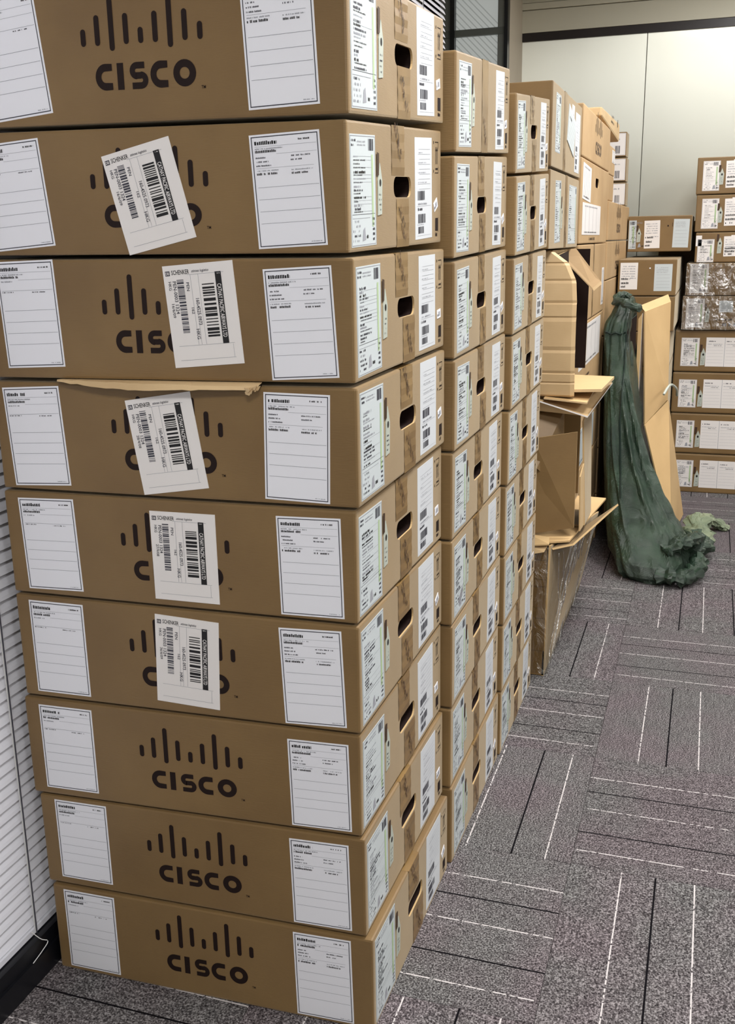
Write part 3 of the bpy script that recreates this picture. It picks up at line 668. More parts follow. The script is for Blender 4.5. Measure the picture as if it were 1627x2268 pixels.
# ---- far right stack
G9 = 'cartons of the tall stack at the far right'
def film_over(c, name='stretch_film', m='film', bulge=.012, rows=10, cols=26):
    mb = MB(); rr = random.Random(int(c.org[2]*1000))
    def pt(i, j, face):
        u = i/cols; v = j/rows; o = .004+bulge*abs(noise.noise(Vector((u*9, v*3+c.org[2]*7, face))))
        return c.T(u*c.W, -o, v*c.H) if face == 0 else c.T(-o, (1-u)*c.D, v*c.H)
    for fc in (0, 1):
        for i in range(cols):
            for j in range(rows):
                mb.poly([pt(i, j, fc), pt(i+1, j, fc), pt(i+1, j+1, fc), pt(i, j+1, fc)], m)
    mb.build(name, c.root, c.org, smooth=True, label='clear wrinkled stretch film')
Z9 = [0, .2275, .457, .687, .918]
for k in range(4):
    x0 = [.352, .343, .342, .342][k]
    c = wide(f'carton at the far right, {["lowest, on the carpet", "second from the carpet", "third from the carpet", "fourth from the carpet, just under the film"][k]}', x0, x0+.655, 4.42, 4.95, Z9[k], Z9[k+1]-.005, G9, bev=.008)
    ship_left(c, c.F, .035, .03, .095, .155, det=1, paper='paper_warm'); hang_tag(c, c.F, .138, .035, 1.15)
    L = Label(c.F, .165, .03, .40, .158, 0, 'paper_warm')
    for q in range(4):
        L.rect(.0985*q+.0965, 0, .0985*q+.0985, .158, 'print_grey')
        for r_ in range(6): L.rect(.0985*q+.006, .02+.017*r_, .0985*q+.09, .0206+.017*r_, 'print_grey')
        L.words(.0985*q+.008, .135, .04, .006, 'print_dark', .7); L.words(.0985*q+.008, .120, .075, .004, 'print_grey', .8); L.words(.0985*q+.04, .112, .04, .004, 'print_dark', .8)
    c.add(L, 'paper_label')
for k, (x0, z0, z1) in enumerate(((.370, .918, 1.098), (.379, 1.102, 1.272))):
    c = wide(['film wrapped carton with torn labels, lower of the wrapped pair', 'film wrapped carton with crinkled glare, upper of the wrapped pair'][k], x0, x0+.655, 4.40, 4.93, z0, z1, G9)
    ship_left(c, c.F, .02, .012, .095, .155, paper='paper_warm')
    if k == 0: plain_sheet(c, c.F, .19, .095, .07, .06); L = Label(c.F, .18, .05, 0, 0, base=False); L.words(0, 0, .09, .012, 'print_black'); L.words(.02, -.03, .08, .02, 'print_dark', .5); c.add(L, 'logo_print'); hang_tag(c, c.F, .12, .04)
    film_over(c)
for k, (x0, z0, z1) in enumerate(((.416, 1.276, 1.430), (.408, 1.434, 1.622), (.402, 1.627, 1.812))):
    c = wide(f'carton at the far right with torn white labels, {["third from the top", "second from the top", "topmost"][k]}', x0, x0+.6, 4.42, 4.93, z0, z1, G9)
    hh = z1-z0
    ship_left(c, c.F, .03 if k else .012, .016 if k else .0, .085, hh-.035, paper='paper_warm', det=0); hang_tag(c, c.F, .112, .045)
    barcode_sheet(c, c.F, .145, .03, .12, hh-.05, .02, 'paper_warm'); L = Label(c.F, .18, hh-.05, .1, .035, 0, 'paper_warm', th=.0008); c.add(L, 'paper_label')
    if k == 0: L = Label(c.F, -.0+.002, hh-.07, .03, .055, 0, 'paper_warm'); c.add(L, 'paper_label')

# ------------------------------------------------------------------ open and flattened cartons
def board(mb, pts, th, m='kraft_light', e='kraft_edge'): mb.sheet(pts, th, m, e)
# A: large stretch wrapped open carton on the floor
A = root('open_carton', 'big brown open carton wrapped in stretch film, on the carpet beside the third stack', 'box', (-.2, 2.15, 0))
o = (-.2, 2.15, 0)
xa, ya, yb, zt = .066, 1.665, 2.62, .455
mb = MB(); t = .007
for j, (z0, z1, s) in enumerate(((.002, .085, 0), (.09, .20, .0015), (.205, .235, .003), (.24, .31, 0), (.315, .335, .002), (.34, .40, .003), (.405, zt, .001))):
    mb.box((-.5, ya-s, z0), (xa, ya-s+t, z1+.004), 'kraft')       # folded ridges of the near wall
mb.build('near_wall', A, o)
mb = MB(); board(mb, [(xa, ya, .0), (xa+.004, yb, .0), (xa+.075, yb-.05, .34), (xa+.012, ya, zt)], (-t, 0, 0), 'kraft'); mb.build('side_wall', A, o)
mb = MB(); mb.box((-.5, 2.31, 0), (xa-.008, 2.32, .4), 'kraft'); mb.box((-.51, ya, 0), (-.5, 2.32, .4), 'kraft'); mb.build('back_wall', A, o)
mb = MB(); mb.box((-.5, ya+.008, .002), (xa-.008, 2.31, .01), 'kraft'); mb.build('bottom', A, o)
mb = MB(); board(mb, [(.015, ya+.005, zt+.004), (.13, 1.72, .462), (.19, 2.3, .466), (.06, 2.3, .47), (-.3, 2.2, .46), (-.45, ya+.01, zt+.004)], (0, 0, -.006), 'kraft_pale'); mb.build('flap', A, o, label='pale inner flap folded flat')
mb = MB(); board(mb, [(xa+.014, ya+.01, zt-.01), (xa+.075, 1.72, .452), (.234, 2.3, .447), (.13, 2.55, .30)], (.003, 0, -.006), 'kraft'); mb.build('flap', A, o, label='film covered side flap spread outwards')
# crumpled film over the side
mb = MB(); n, m_ = 26, 20
def fp(i, j):
    u = i/n; v = j/m_; y = ya+(yb-.03-ya)*u; z = v*(zt-.02-.1*u); lean = (.012+.095*u*(1-u*.35))*v**1.4*1.0
    return Vector((xa+.006+lean+.012*abs(noise.noise(Vector((u*14+v*5, v*2.2, 3)))), y, max(.003, z)))
for i in range(n):
    for j in range(m_): mb.poly([fp(i, j), fp(i+1, j), fp(i+1, j+1), fp(i, j+1)], 'film_thin')
def fq(i, j):
    u = i/n; v = j/m_; return Vector((-.3+(xa+.306)*u, ya-.006-.006*abs(noise.noise(Vector((u*12, v*5, 8)))), .01+v*(zt-.015)))
for i in range(n):
    for j in range(m_): mb.poly([fq(i, j), fq(i+1, j), fq(i+1, j+1), fq(i, j+1)], 'film_thin')
mb.build('stretch_film', A, o, smooth=True, label='clear crumpled stretch film')
mb = MB(); rr = random.Random(11)
for k in range(22):                                       # ropy gathers of the film
    u0 = rr.random()*.8; u1 = min(1, u0+rr.uniform(.05, .3)); prev = None
    for j in range(9):
        f = j/8; i = (u0+(u1-u0)*f)*n; jj = m_*(.05+.9*f if k % 3 else .95-.9*f*.6)
        p = fp(i, jj)+Vector((.004, 0, 0)); w = .0016+.0012*rr.random()
        if prev: mb.hexa([prev[0]+Vector((0, -w, 0)), prev[0]+Vector((w, 0, 0)), p+Vector((w, 0, 0)), p+Vector((0, -w, 0)), prev[0]+Vector((0, -w, w*2)), prev[0]+Vector((w, 0, w*2)), p+Vector((w, 0, w*2)), p+Vector((0, -w, w*2))], 'film')
        prev = (p,)
mb.build('film_strand', A, o, kind='stuff')
mb = MB(); board(mb, [(.012, ya-.012, .452), (.075, ya-.018, .462), (.068, ya+.02, .475), (.0, ya+.02, .48)], (0, 0, .004), 'kraft_edge'); board(mb, [(.01, ya-.014, .425), (.06, ya-.022, .44), (.066, ya, .452), (.01, ya, .45)], (0, -.003, 0), 'kraft_light'); mb.build('torn_flap', A, o)
# B: carton on its side, open towards the camera, with its lower flap hanging
B = root('open_carton', 'dark open carton lying on its side above the wrapped carton', 'box', (-.2, 2.15, .47)); o = (-.2, 2.15, .47)
mb = MB(); mb.box((-.5, 1.86, .472), (.16, 2.06, .478), 'kraft')
mb.box((-.5, 2.06, .472), (.085, 2.3, .478), 'kraft'); mb.build('bottom', B, o)
mb = MB(); board(mb, [(.162, 1.86, .478), (.160, 2.06, .478), (.148, 2.06, .88), (.146, 1.86, .83)], (-.006, 0, 0), 'kraft', 'kraft_edge'); mb.build('side_wall', B, o)
mb = MB(); mb.box((-.5, 2.30, .478), (.085, 2.306, .87), 'kraft'); mb.box((-.506, 1.86, .478), (-.5, 2.3, .87), 'kraft'); mb.build('back_wall', B, o)
mb = MB(); board(mb, [(-.5, 1.80, .905), (.0, 1.74, .913), (.168, 1.75, .862), (.205, 2.17, .914), (.14, 2.31, .905), (-.5, 2.31, .905)], (0, 0, .0045), 'kraft_light', 'paper_warm'); mb.build('flap', B, o, label='top flap with a white torn edge')
mb = MB(); board(mb, [(-.2, 1.72, .84), (.085, 1.82, .87), (.088, 1.84, .60), (.02, 1.70, .70)], (0, .005, 0), 'kraft'); mb.build('flap', B, o)
mb = MB(); board(mb, [(-.1, 1.70, .458), (.139, 1.745, .498), (.139, 1.745, .816), (.005, 1.705, .796), (-.1, 1.70, .785)], (0, .006, 0), 'kraft'); mb.build('flap', B, o, label='plain brown flap standing in front')
mb = MB(); board(mb, [(.154, 1.79, .475), (.158, 1.86, .478), (.152, 1.86, .69), (.150, 1.79, .66)], (-.004, 0, 0), 'kraft_light'); mb.build('flap', B, o)
# flattened boards lying on it
for pts, lb in (([(.03, 1.74, .918), (.165, 1.75, .905), (.165, 2.1, .925), (.05, 2.15, .935)], 'thin pale board lying lowest on the dark open carton'),
                ([(.11, 1.78, .937), (.204, 1.80, .938), (.212, 2.15, .934), (.072, 2.15, .937)], 'thicker tan board lying over the lower one, beside the green sack')):
    mb = MB(); board(mb, pts, (0, 0, .009 if 'thicker' in lb else .005), 'kraft_pale', 'kraft_light')
    q = mb.build('cardboard_sheet', None, (.12, 1.95, .92)); q['label'] = lb; q['category'] = 'cardboard'
# D: crushed carton with a creased bowed sheet in front
Dn = root('crushed_carton', 'crushed carton with a tall creased sheet bowed out at its front, under the wide cartons', 'box', (-.25, 2.0, .93)); o = (-.25, 2.0, .93)
mb = MB(); mb.box((-.55, 1.84, .948), (.03, 2.30, 1.376), 'kraft_light'); mb.build('carton_shell', Dn, o)
mb = MB()
crease = [.925, .97, 1.0, 1.073, 1.174, 1.219, 1.286, 1.338, 1.376]
def xr(z):
    if z < 1.24: return .122
    f = (z-1.24)/.136; return .122-.10*(1-math.sqrt(max(0, 1-f*f)))
zs = []
for a, b in zip(crease[:-1], crease[1:]): zs += [(a, 0), (a+(b-a)*.12, 1), (a+(b-a)*.88, 1)]
zs.append((crease[-1], 0)); prev = None
for z, s in zs:
    bow = .02*math.sin((z-.92)/.46*math.pi); y = 1.757-bow+(.0 if s else .0035); x = xr(z)
    cur = [Vector((-.4, y+.01, z)), Vector((0, y, z)), Vector((x-.012, y+.002, z)), Vector((x, y+.012, z)), Vector((x-.004, y+.022, z)), Vector((x-.02, y+.03, z)), Vector((-.4, y+.04, z))]
    if prev:
        for q in range(6): mb.poly([prev[q], prev[q+1], cur[q+1], cur[q]], 'kraft_light')
    prev = cur
mb.poly(prev, 'kraft_pale'); mb.build('creased_sheet', Dn, o, label='tan sheet with horizontal creases')
mb = MB(); board(mb, [(.03, 2.31, .95), (.092, 2.315, .95), (.095, 2.315, 1.375), (-.05, 2.31, 1.375), (-.05, 2.31, .95)], (0, .005, 0), 'cavity')  # near-black boards paint the shade of the empty gap
board(mb, [(.115, 1.80, .95), (.052, 2.30, .95), (.03, 2.30, 1.374), (.05, 1.80, 1.36), (.108, 1.80, 1.25)], (-.004, 0, 0), 'cavity'); mb.build('gap_shade', Dn, o, label='dark sheets standing in for the shadow in the gap')
# E: slanting lid
mb = MB(); pts = [(-.009, 2.18, 1.372), (.058, 2.2, 1.378), (.147, 2.2, 1.266), (.122, 2.18, 1.243)]
board(mb, pts, (.004, .0, -.009), 'kraft_mid', 'kraft_light')
q = mb.build('cardboard_sheet', None, (.07, 2.19, 1.3)); q['label'] = 'olive cardboard sheet slanting down behind the creased sheet'; q['category'] = 'cardboard'

# ------------------------------------------------------------------ green sack and the boards in it
SK = root('woven_sack', 'tall dark green woven sack leaning on the long cartons, mouth trailing on the carpet', 'sack', (.3, 3.2, 0)); o = (.3, 3.2, 0)
rings = [(.0, .215, .49, 2.735, 3.72), (.03, .185, .51, 2.71, 3.76), (.08, .16, .50, 2.72, 3.78), (.15, .14, .455, 2.79, 3.8), (.22, .125, .41, 2.85, 3.8), (.34, .105, .345, 2.93, 3.8), (.45, .090, .30, 2.99, 3.80), (.58, .080, .265, 3.05, 3.80), (.72, .072, .235, 3.10, 3.76), (.86, .066, .205, 3.15, 3.72), (.96, .062, .185, 3.18, 3.70), (1.0, .062, .18, 3.19, 3.68), (1.04, .070, .182, 3.2, 3.66), (1.09, .095, .185, 3.22, 3.6), (1.135, .115, .18, 3.26, 3.5), (1.15, .128, .175, 3.3, 3.44)]
def lerp_ring(z):
    for a, b in zip(rings[:-1], rings[1:]):
        if a[0] <= z <= b[0]:
            f = (z-a[0])/(b[0]-a[0]); f = f*f*(3-2*f)*.4+f*.6; return [a[i]+(b[i]-a[i])*f for i in range(5)]
    return list(rings[-1])
NZ, NA = 90, 150; mb = MB(); grid = []
for i in range(NZ+1):
    z = 1.15*i/NZ; _, xl, xh, yn, yf = lerp_ring(z); row = []
    for j in range(NA):
        a = 2*math.pi*j/NA; ca, sa = math.cos(a), math.sin(a); e = .62
        x = (xl+xh)/2+(xh-xl)/2*math.copysign(abs(ca)**e, ca); y = (yn+yf)/2+(yf-yn)/2*math.copysign(abs(sa)**e, sa)
        low = max(0, 1-z/.45)
        s = a*2.2+z*3.0
        d = .010*abs(math.sin(3.5*a+z*6+1.2*math.sin(z*7)))+.006*abs(math.sin(9*a-z*9))
        d += low*(.030*abs(noise.noise(Vector((ca*3.2, sa*3.2+z*4, z*8))))+.022*(.5-abs(noise.noise(Vector((ca*2+5, sa*5, z*12))))))
        d += .014*max(0, 1-abs(z-1.02)/.1)*noise.noise(Vector((ca*6, sa*6, z*10)))
        d += .008*noise.noise(Vector((ca*2.5, sa*2.5, z*5)))
        # long pulled folds that run down the near side to the pouch
        for (a0, k, w, h) in ((4.98, .55, .08, .03), (5.35, .75, .07, .034), (4.55, .2, .06, .018), (5.7, .8, .09, .03)):
            aa = a0-k*(z-.4); dd = (a-aa)/w
            if .05 < z < .85: d += h*math.exp(-dd*dd)*math.sin(math.pi*min(1, (z-.05)/.8))
        n_ = Vector((ca*(xh-xl), sa*(yf-yn)*.35, 0)); n_ = n_.normalized() if n_.length > 1e-6 else n_
        p = Vector((x, y, z))+n_*(d-.012)
        bx = .2595+max(0, .556-p.z)*.284+(p.y-3.4)*(.09 if p.z < .556 else .3)-.022
        fy = min(1, max(0, (p.y-3.12)/.22))
        if p.x > bx: p.x = p.x*(1-fy)+bx*fy
        p.x = max(.0585, p.x)
        row.append(p)
    grid.append(row)
for i in range(NZ):
    for j in range(NA): k = (j+1) % NA; mb.poly([grid[i][j], grid[i][k], grid[i+1][k], grid[i+1][j]], 'sack_weave')
mb.poly(grid[-1], 'sack_weave')
mb.build('sack_body', SK, o, smooth=True)
# lapped edge: a dark fold line down the near side and across under the neck
mb = MB()
def near_pt(i, tx):
    js = [j for j in range(NA) if math.sin(2*math.pi*j/NA) < -.15]
    j = min(js, key=lambda q: abs(grid[i][q].x-tx)); return grid[i][j]
prev = None
for i in range(int(.33/1.15*NZ), int(1.0/1.15*NZ)+1):
    z = 1.15*i/NZ; tx = .168+max(0, .62-z)*.10; p = near_pt(i, tx); p = Vector((tx, p.y-.003, z))
    cur = (p+Vector((-.004, 0, 0)), p+Vector((0, -.004, 0)), p+Vector((.004, .002, 0)))
    if prev:
        for q in range(2): mb.poly([prev[q], prev[q+1], cur[q+1], cur[q]], 'sack_dark')
    prev = cur
i = int(1.0/1.15*NZ); prev = None
for k in range(16):
    tx = .070+.1*k/15; p = near_pt(i, tx); p = Vector((tx, p.y-.003, 1.0+.004*math.sin(k)))
    cur = (p+Vector((0, 0, -.004)), p+Vector((0, -.005, 0)), p+Vector((0, .003, .005)))
    if prev:
        for q in range(2): mb.poly([prev[q], cur[q], cur[q+1], prev[q+1]], 'sack_dark')
    prev = cur
mb.build('seam', SK, o)
# gathered neck: rolls of cloth
def tube(mb, path, rad, m, seg=12, amp=.3, seed=0, flat_=1):
    rows = []
    for i, p in enumerate(path):
        p = Vector(p); a = Vector(path[max(0, i-1)]); b = Vector(path[min(len(path)-1, i+1)]); d = (b-a).normalized()
        s = d.cross(Vector((0, 0, 1))); s = s.normalized() if s.length > 1e-4 else Vector((1, 0, 0)); u = s.cross(d)
        r = rad[i] if isinstance(rad, list) else rad
        rows.append([p+(s*math.cos(t_)+u*math.sin(t_)*flat_)*r*(1+amp*noise.noise(Vector((math.cos(t_)*2+seed, math.sin(t_)*2, i*.55)))*2) for t_ in [2*math.pi*k/seg for k in range(seg)]])
    for a, b in zip(rows[:-1], rows[1:]):
        for k in range(seg): q = (k+1) % seg; mb.poly([a[k], a[q], b[q], b[k]], m)
    mb.poly(list(reversed(rows[0])), m); mb.poly(rows[-1], m)
def smooth_path(pts, n):
    out = []
    for i in range(n+1):
        t = i/n*(len(pts)-1); k = min(int(t), len(pts)-2); f = t-k
        p0 = Vector(pts[max(0, k-1)]); p1 = Vector(pts[k]); p2 = Vector(pts[k+1]); p3 = Vector(pts[min(len(pts)-1, k+2)])
        out.append(.5*((2*p1)+(p2-p0)*f+(2*p0-5*p1+4*p2-p3)*f*f+(3*p1-p0-3*p2+p3)*f**3))
    return out
mb = MB()
tube(mb, smooth_path([(.115, 3.24, 1.135), (.14, 3.2, 1.14), (.18, 3.2, 1.12), (.215, 3.26, 1.105)], 16), [.016+.004*math.sin(i) for i in range(17)], 'sack_weave', 14, .25, 1)
tube(mb, smooth_path([(.11, 3.26, 1.12), (.115, 3.27, 1.155), (.14, 3.3, 1.165), (.17, 3.3, 1.15)], 14), .015, 'sack_weave', 12, .3, 4)
mb.build('gathered_neck', SK, o, smooth=True)
# pouch folds and trailing mouth on the floor
mb = MB(); rr = random.Random(5)
path = smooth_path([(.46, 2.98, .09), (.515, 3.1, .07), (.53, 3.25, .055), (.525, 3.42, .085), (.55, 3.56, .075), (.61, 3.64, .035), (.675, 3.64, .010)], 46)
rad = [(.055*(1-i/46)**.5+.018)*(1+.14*math.sin(i*.8)) for i in range(47)]; rad = [min(r, p.z+.012) if p.z < .05 else r for r, p in zip(rad, path)]
path = [Vector((p.x, p.y, max(p.z, r*.62))) for p, r in zip(path, rad)]
tube(mb, path, rad, 'sack_weave', 28, .3, 2, .55)
tube(mb, smooth_path([(.35, 2.74, .03), (.42, 2.70, .05), (.49, 2.72, .04), (.53, 2.82, .05), (.54, 2.95, .06)], 26), [.032+.009*math.sin(i*1.9) for i in range(27)], 'sack_weave', 18, .3, 6, .9)
tube(mb, smooth_path([(.40, 2.78, .12), (.46, 2.82, .16), (.50, 2.92, .15), (.52, 3.05, .12)], 22), [.03+.008*math.sin(i*1.5) for i in range(23)], 'sack_weave', 16, .45, 12, .8)
pk = mb.mi('sack_pale')
for fi, f in enumerate(mb.f):                               # the pale inner side is turned out along the tail
    cx_ = sum(mb.v[i][0] for i in f)/len(f); cy_ = sum(mb.v[i][1] for i in f)/len(f)
    if cy_+.5*noise.noise(Vector((cx_*9, cy_*5, 2)))*.3 > 3.27: mb.m[fi] = pk
for v in range(len(mb.v)):
    x, y, z = mb.v[v]; mb.v[v] = (x, y, max(.002, z))
mb.build('trailing_mouth', SK, o, smooth=True, label='crumpled mouth of the sack on the carpet')
mb = MB(); tube(mb, smooth_path([(.335, 3.42, .70), (.36, 3.5, .735), (.385, 3.62, .70), (.388, 3.68, .66)], 12), .006, 'tag_grey', 8, .1, 3); mb.build('tie_string', SK, o, smooth=True)

BD = root('cardboard_sheet', 'tall tan cardboard sheet folded once, standing upright in the green sack', 'cardboard', (.38, 3.5, 0)); o = (.38, 3.5, 0)
mb = MB(); board(mb, [(.2585, 3.4, .560), (.350, 3.58, .655), (.345, 3.66, .70), (.333, 3.7, 1.108), (.232, 3.4, 1.080)], (-.006, .004, 0), 'kraft_pale'); mb.build('upper_panel', BD, o)
mb = MB(); board(mb, [(.412, 3.365, .02), (.452, 3.88, .008), (.353, 3.59, .650), (.2595, 3.395, .556)], (-.006, .004, 0), 'kraft_pale'); mb.build('lower_panel', BD, o)
mb = MB(); board(mb, [(.232, 3.4, 1.081), (.333, 3.7, 1.109), (.315, 3.78, 1.14), (.205, 3.47, 1.105)], (0, 0, -.005), 'kraft_pale'); mb.build('folded_edge', BD, o)
mb = MB(); board(mb, [(.205, 3.385, 1.05), (.207, 3.385, .62), (.222, 3.38, .60), (.222, 3.38, 1.075)], (0, .2, 0), 'kraft_pale', 'paper_warm')
q = mb.build('foam_board', None, (.21, 3.45, .6)); q['label'] = 'white edged board standing inside the sack behind the tan sheet'; q['category'] = 'board'
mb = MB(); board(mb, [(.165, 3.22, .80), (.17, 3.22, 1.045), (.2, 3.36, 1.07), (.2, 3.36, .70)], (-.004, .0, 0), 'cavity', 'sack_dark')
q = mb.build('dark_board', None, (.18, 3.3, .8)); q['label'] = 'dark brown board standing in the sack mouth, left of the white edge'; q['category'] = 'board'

# ------------------------------------------------------------------ room
XL, XR, YN, YF = -.78, 4.6, -3.6, 5.30
P = .527; X0, Y0 = .29, .105
fl = MB(); fl.box((-1.72, YN, -.05), (XR, YF, -.0062), 'subfloor'); FL = struct_(fl.build('floor', None, (0, 0, 0)))
tm = MB(); hw = P/2-.0004; zt_ = -.0002
tm.poly([(-hw+.002, -hw+.002, zt_), (hw-.002, -hw+.002, zt_), (hw-.002, hw-.002, zt_), (-hw+.002, hw-.002, zt_)], 'carpet')
for (a, b) in (((-1, -1), (1, -1)), ((1, -1), (1, 1)), ((1, 1), (-1, 1)), ((-1, 1), (-1, -1))):
    q = hw-.002; tm.poly([(a[0]*q, a[1]*q, zt_), (a[0]*hw, a[1]*hw, -.0015), (b[0]*hw, b[1]*hw, -.0015), (b[0]*q, b[1]*q, zt_)], 'carpet')
    tm.poly([(a[0]*hw, a[1]*hw, -.0015), (a[0]*hw, a[1]*hw, -.006), (b[0]*hw, b[1]*hw, -.006), (b[0]*hw, b[1]*hw, -.0015)], 'carpet')
first = None
for i in range(-4, 8):
    for j in range(-7, 10):
        cx = X0+(i+.5)*P; cy = Y0+(j+.5)*P
        if cx-P/2 > XR or cy+P/2 < YN-.2 or cy-P/2 > YF: continue
        if first is None: first = tm.build('carpet_tile', FL, (0, 0, 0), fixn=True); ob = first
        else: ob = first.copy(); C.objects.link(ob)
        ob.location = (cx, cy, 0); ob.rotation_euler[2] = math.radians(90) if (i+j) % 2 == 0 else 0
def slab(name, a, b, m, org=None):
    mb = MB(); mb.box(a, b, m); c_ = tuple((p+q)/2 for p, q in zip(a, b)); return struct_(mb.build(name, None, org or c_))
slab('ceiling', (-1.72, YN, CEIL), (XR, YF+.1, CEIL+.08), 'ceiling_paint')
slab('wall_right', (XR, YN, 0), (XR+.1, YF, CEIL), 'wall_paint')
slab('wall_near', (-1.72, YN-.1, 0), (XR, YN, CEIL), 'wall_paint')
# window wall on the left: sill, posts, glass
slab('baseboard_left', (-.80, YN, 0), (-.662, 3.36, .052), 'black_metal')
slab('trim_1', (-.80, YN, .052), (-.668, 3.36, .085), 'black_metal')
slab('trim_2', (-.76, 4.88, 0), (-.70, YF, CEIL), 'column_paint')
slab('wall_left', (-.95, YN, 2.80), (-.79, 3.36, CEIL), 'wall_paint')
def window(n, y0, y1, posts, transoms, shade=False):
    o = (-.76, (y0+y1)/2, .085); r = bpy.data.objects.new(f'window_{n}', None); C.objects.link(r); r.location = o; r['kind'] = 'structure'
    for y, w in posts: mb = MB(); mb.box((-.79, y-w/2, .085), (-.715, y+w/2, 2.80), 'black_metal'); mb.build('window_post', r, o)
    for z, w in transoms: mb = MB(); mb.box((-.785, y0, z-w/2), (-.735, y1, z+w/2), 'grey_metal'); mb.build('transom', r, o)
    mb = MB(); mb.box((-.764, y0, .085), (-.758, y1, 2.80), 'glass'); mb.build('pane', r, o)
    return r, o
window(1, YN, 1.22, [(-3.5, .08), (-1.2, .08), (1.22, .06)], [(2.78, .04)])
window(2, 1.25, 3.36, [(3.33, .05)], [(2.78, .04)])
o = (-.9, 4.86, .085); r = bpy.data.objects.new('window_3', None); C.objects.link(r); r.location = o; r['kind'] = 'structure'
for x0, x1 in ((-1.044, -1.018), (-.722, -.702)): mb = MB(); mb.box((x0, 4.82, .085), (x1, 4.88, 2.93), 'black_metal'); mb.build('window_post', r, o)
mb = MB(); mb.box((-1.62, 4.835, 2.568), (-.722, 4.862, 2.605), 'grey_metal'); mb.build('transom', r, o)
mb = MB(); mb.box((-.764, 4.842, .085), (-.722, 4.855, 2.93), 'grey_strip'); mb.build('side_strip', r, o)
mb = MB(); mb.box((-1.62, 4.85, .085), (-1.044, 4.868, 2.93), 'grey_strip'); mb.build('dark_pane', r, o)
mb = MB(); mb.box((-1.018, 4.866, .085), (-.764, 4.872, 2.93), 'glowing_pane')
for k in range(-8, 60):                                     # slanting glowing strips that imitate blinds reflected in the pane
    z0 = 1.5+.035*k; pts = []
    za, zb = z0+.254, z0
    if zb < .2 or za > 2.9: continue
    mb.poly([(-1.018, 4.8655, za), (-.764, 4.8655, zb), (-.764, 4.864, zb+.009), (-1.018, 4.864, za+.009)], 'reflection_streak')
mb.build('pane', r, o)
slab('wall_recess', (-1.7, 4.98, 0), (-.765, 5.05, CEIL), 'wall_paint')
slab('wall_outer', (-1.72, YN, 0), (-1.62, 5.05, CEIL), 'shade_cloth')
# venetian blinds
def blind(lb, y0, y1, z0, z1, cords):
    o = (-.695, (y0+y1)/2, z1); r = root('venetian_blind', lb, 'blind', o)
    ang = math.radians(61); w = .0265; pitch = .0235; n = int((z1-z0-.02)/pitch); L = (y1-y0)/2; me0 = None
    mb = MB(); seg = 4; prof = []
    for k in range(seg+1):
        s = (k/seg-.5)*w; c_ = .002*(1-(2*k/seg-1)**2)
        prof.append((s*math.cos(ang)+c_*math.sin(ang), -s*math.sin(ang)+c_*math.cos(ang)))
    for (a, b) in zip(prof[:-1], prof[1:]): mb.poly([(a[0], -L, a[1]), (b[0], -L, b[1]), (b[0], L, b[1]), (a[0], L, a[1])], 'blind_slat')
    for k in range(n):
        z = z0+.025+pitch*k
        if me0 is None: ob = mb.build('slat', r, (0, 0, 0), smooth=True); me0 = ob
        else: ob = me0.copy(); C.objects.link(ob)
        ob.location = (0, 0, z-z1)
    mb = MB(); mb.box((-.705, y0, z0), (-.683, y1, z0+.012), 'blind_slat'); mb.build('bottom_rail', r, o)
    mb = MB(); mb.box((-.71, y0, z1-.02), (-.68, y1, z1+.02), 'blind_slat'); mb.build('head_rail', r, o)
    for y in cords:
        mb = MB(); mb.box((-.6805, y-.001, z0), (-.679, y+.001, z1), 'print_dark'); mb.box((-.684, y-.0008, z0), (-.6825, y+.0008, z1), 'cord'); mb.build('ladder_cord', r, o)
    return r, o
r, o = blind('white venetian blind with closed slats, left of the nearest stack', -1.15, 1.18, .088, 2.74, (-.9, -.045, .7))
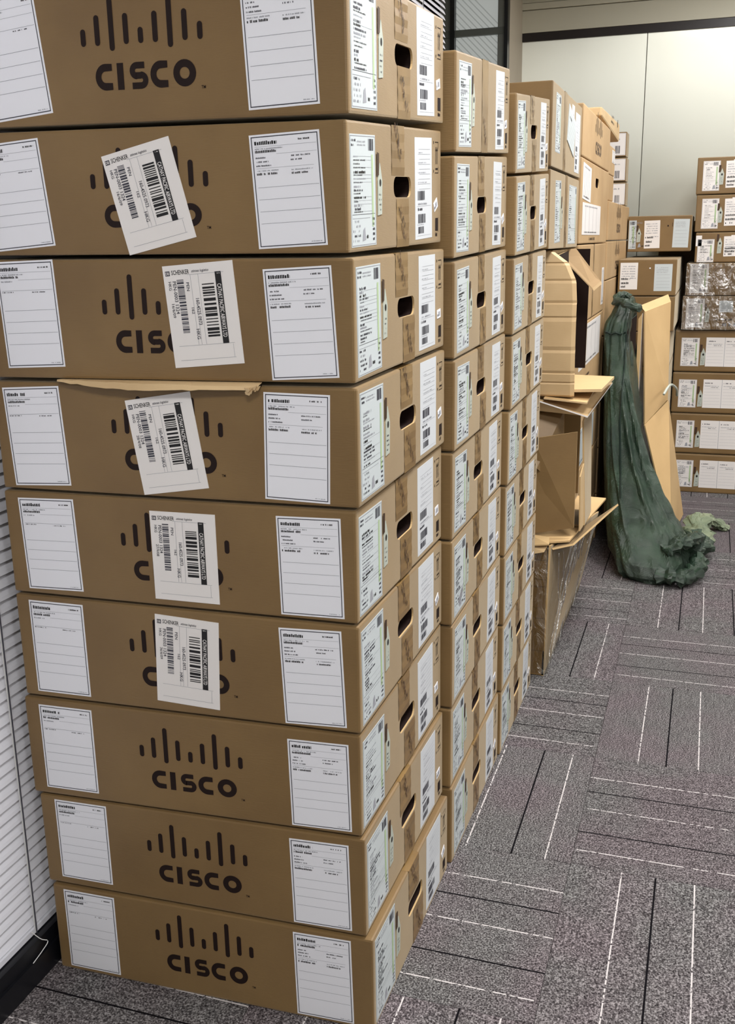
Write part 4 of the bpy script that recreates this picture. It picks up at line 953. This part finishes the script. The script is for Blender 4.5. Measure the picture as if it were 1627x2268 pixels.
mb = MB(); tube(mb, smooth_path([(-.672, -.07, .11), (-.664, -.055, .085), (-.660, -.04, .07), (-.660, -.06, .062), (-.660, -.09, .056)], 14), .0009, 'cord', 6, 0); mb.build('pull_string', r, o)
blind('white venetian blind hidden behind the second and third stacks', 1.26, 3.30, .088, 2.74, (1.6, 2.9))
# far wall: glossy sliding panels under a dark rail
slab('wall_far', (-.70, YF+.03, 0), (XR, YF+.1, CEIL), 'wall_paint')
r = bpy.data.objects['wall_far']
pw = .757; xs = -.705; k = 0
while xs < XR:
    mb = MB(); x1 = min(XR, xs+pw); mb.box((xs+.0025, YF, .01), (x1-.0025, YF+.028, 2.592), 'wall_panel'); q = mb.build('wall_panel', r, tuple(r.location)); xs += pw
slab('trim_3', (-.70, YF-.012, 2.592), (XR, YF+.03, 2.640), 'dark_rail')
slab('trim_4', (-.70, YF-.02, 2.64), (XR, YF+.03, 2.765), 'fascia')
slab('trim_5', (-.70, YF-.035, 2.768), (XR, YF+.03, 2.803), 'fascia')
slab('trim_6', (-.70, YF-.02, 2.808), (XR, YF+.03, CEIL), 'fascia')
# ceiling lamps
for k, (x, y, p) in enumerate(LAMPS):
    r = root('ceiling_lamp', f'square white ceiling lamp panel above the {"aisle" if x < 2 else "far side of the room"}, {["added behind the camera", "over the nearest stack", "over the sack", "near the panelled wall"][k % 4]}', 'lamp', (x, y, CEIL-.02), 'ceiling lamps')
    mb = MB(); s = .32
    for a, b in (((-s, -s), (s, -s+.02)), ((-s, s-.02), (s, s)), ((-s, -s+.02), (-s+.02, s-.02)), ((s-.02, -s+.02), (s, s-.02))): mb.box((a[0], a[1], -.012), (b[0], b[1], .02), 'wall_paint')
    mb.build('lamp_frame', r, (0, 0, 0))
    mb = MB(); mb.box((-s+.02, -s+.02, 0), (s-.02, s-.02, .018), 'lamp_glow'); mb.build('diffuser', r, (0, 0, 0))
    ld = bpy.data.lights.new('lamp_light', 'AREA'); ld.shape = 'SQUARE'; ld.size = .58; ld.energy = p; ld.color = (1, .985, .965)
    lo = bpy.data.objects.new('lamp_light', ld); C.objects.link(lo); lo.parent = r; lo.location = (0, 0, -.014)
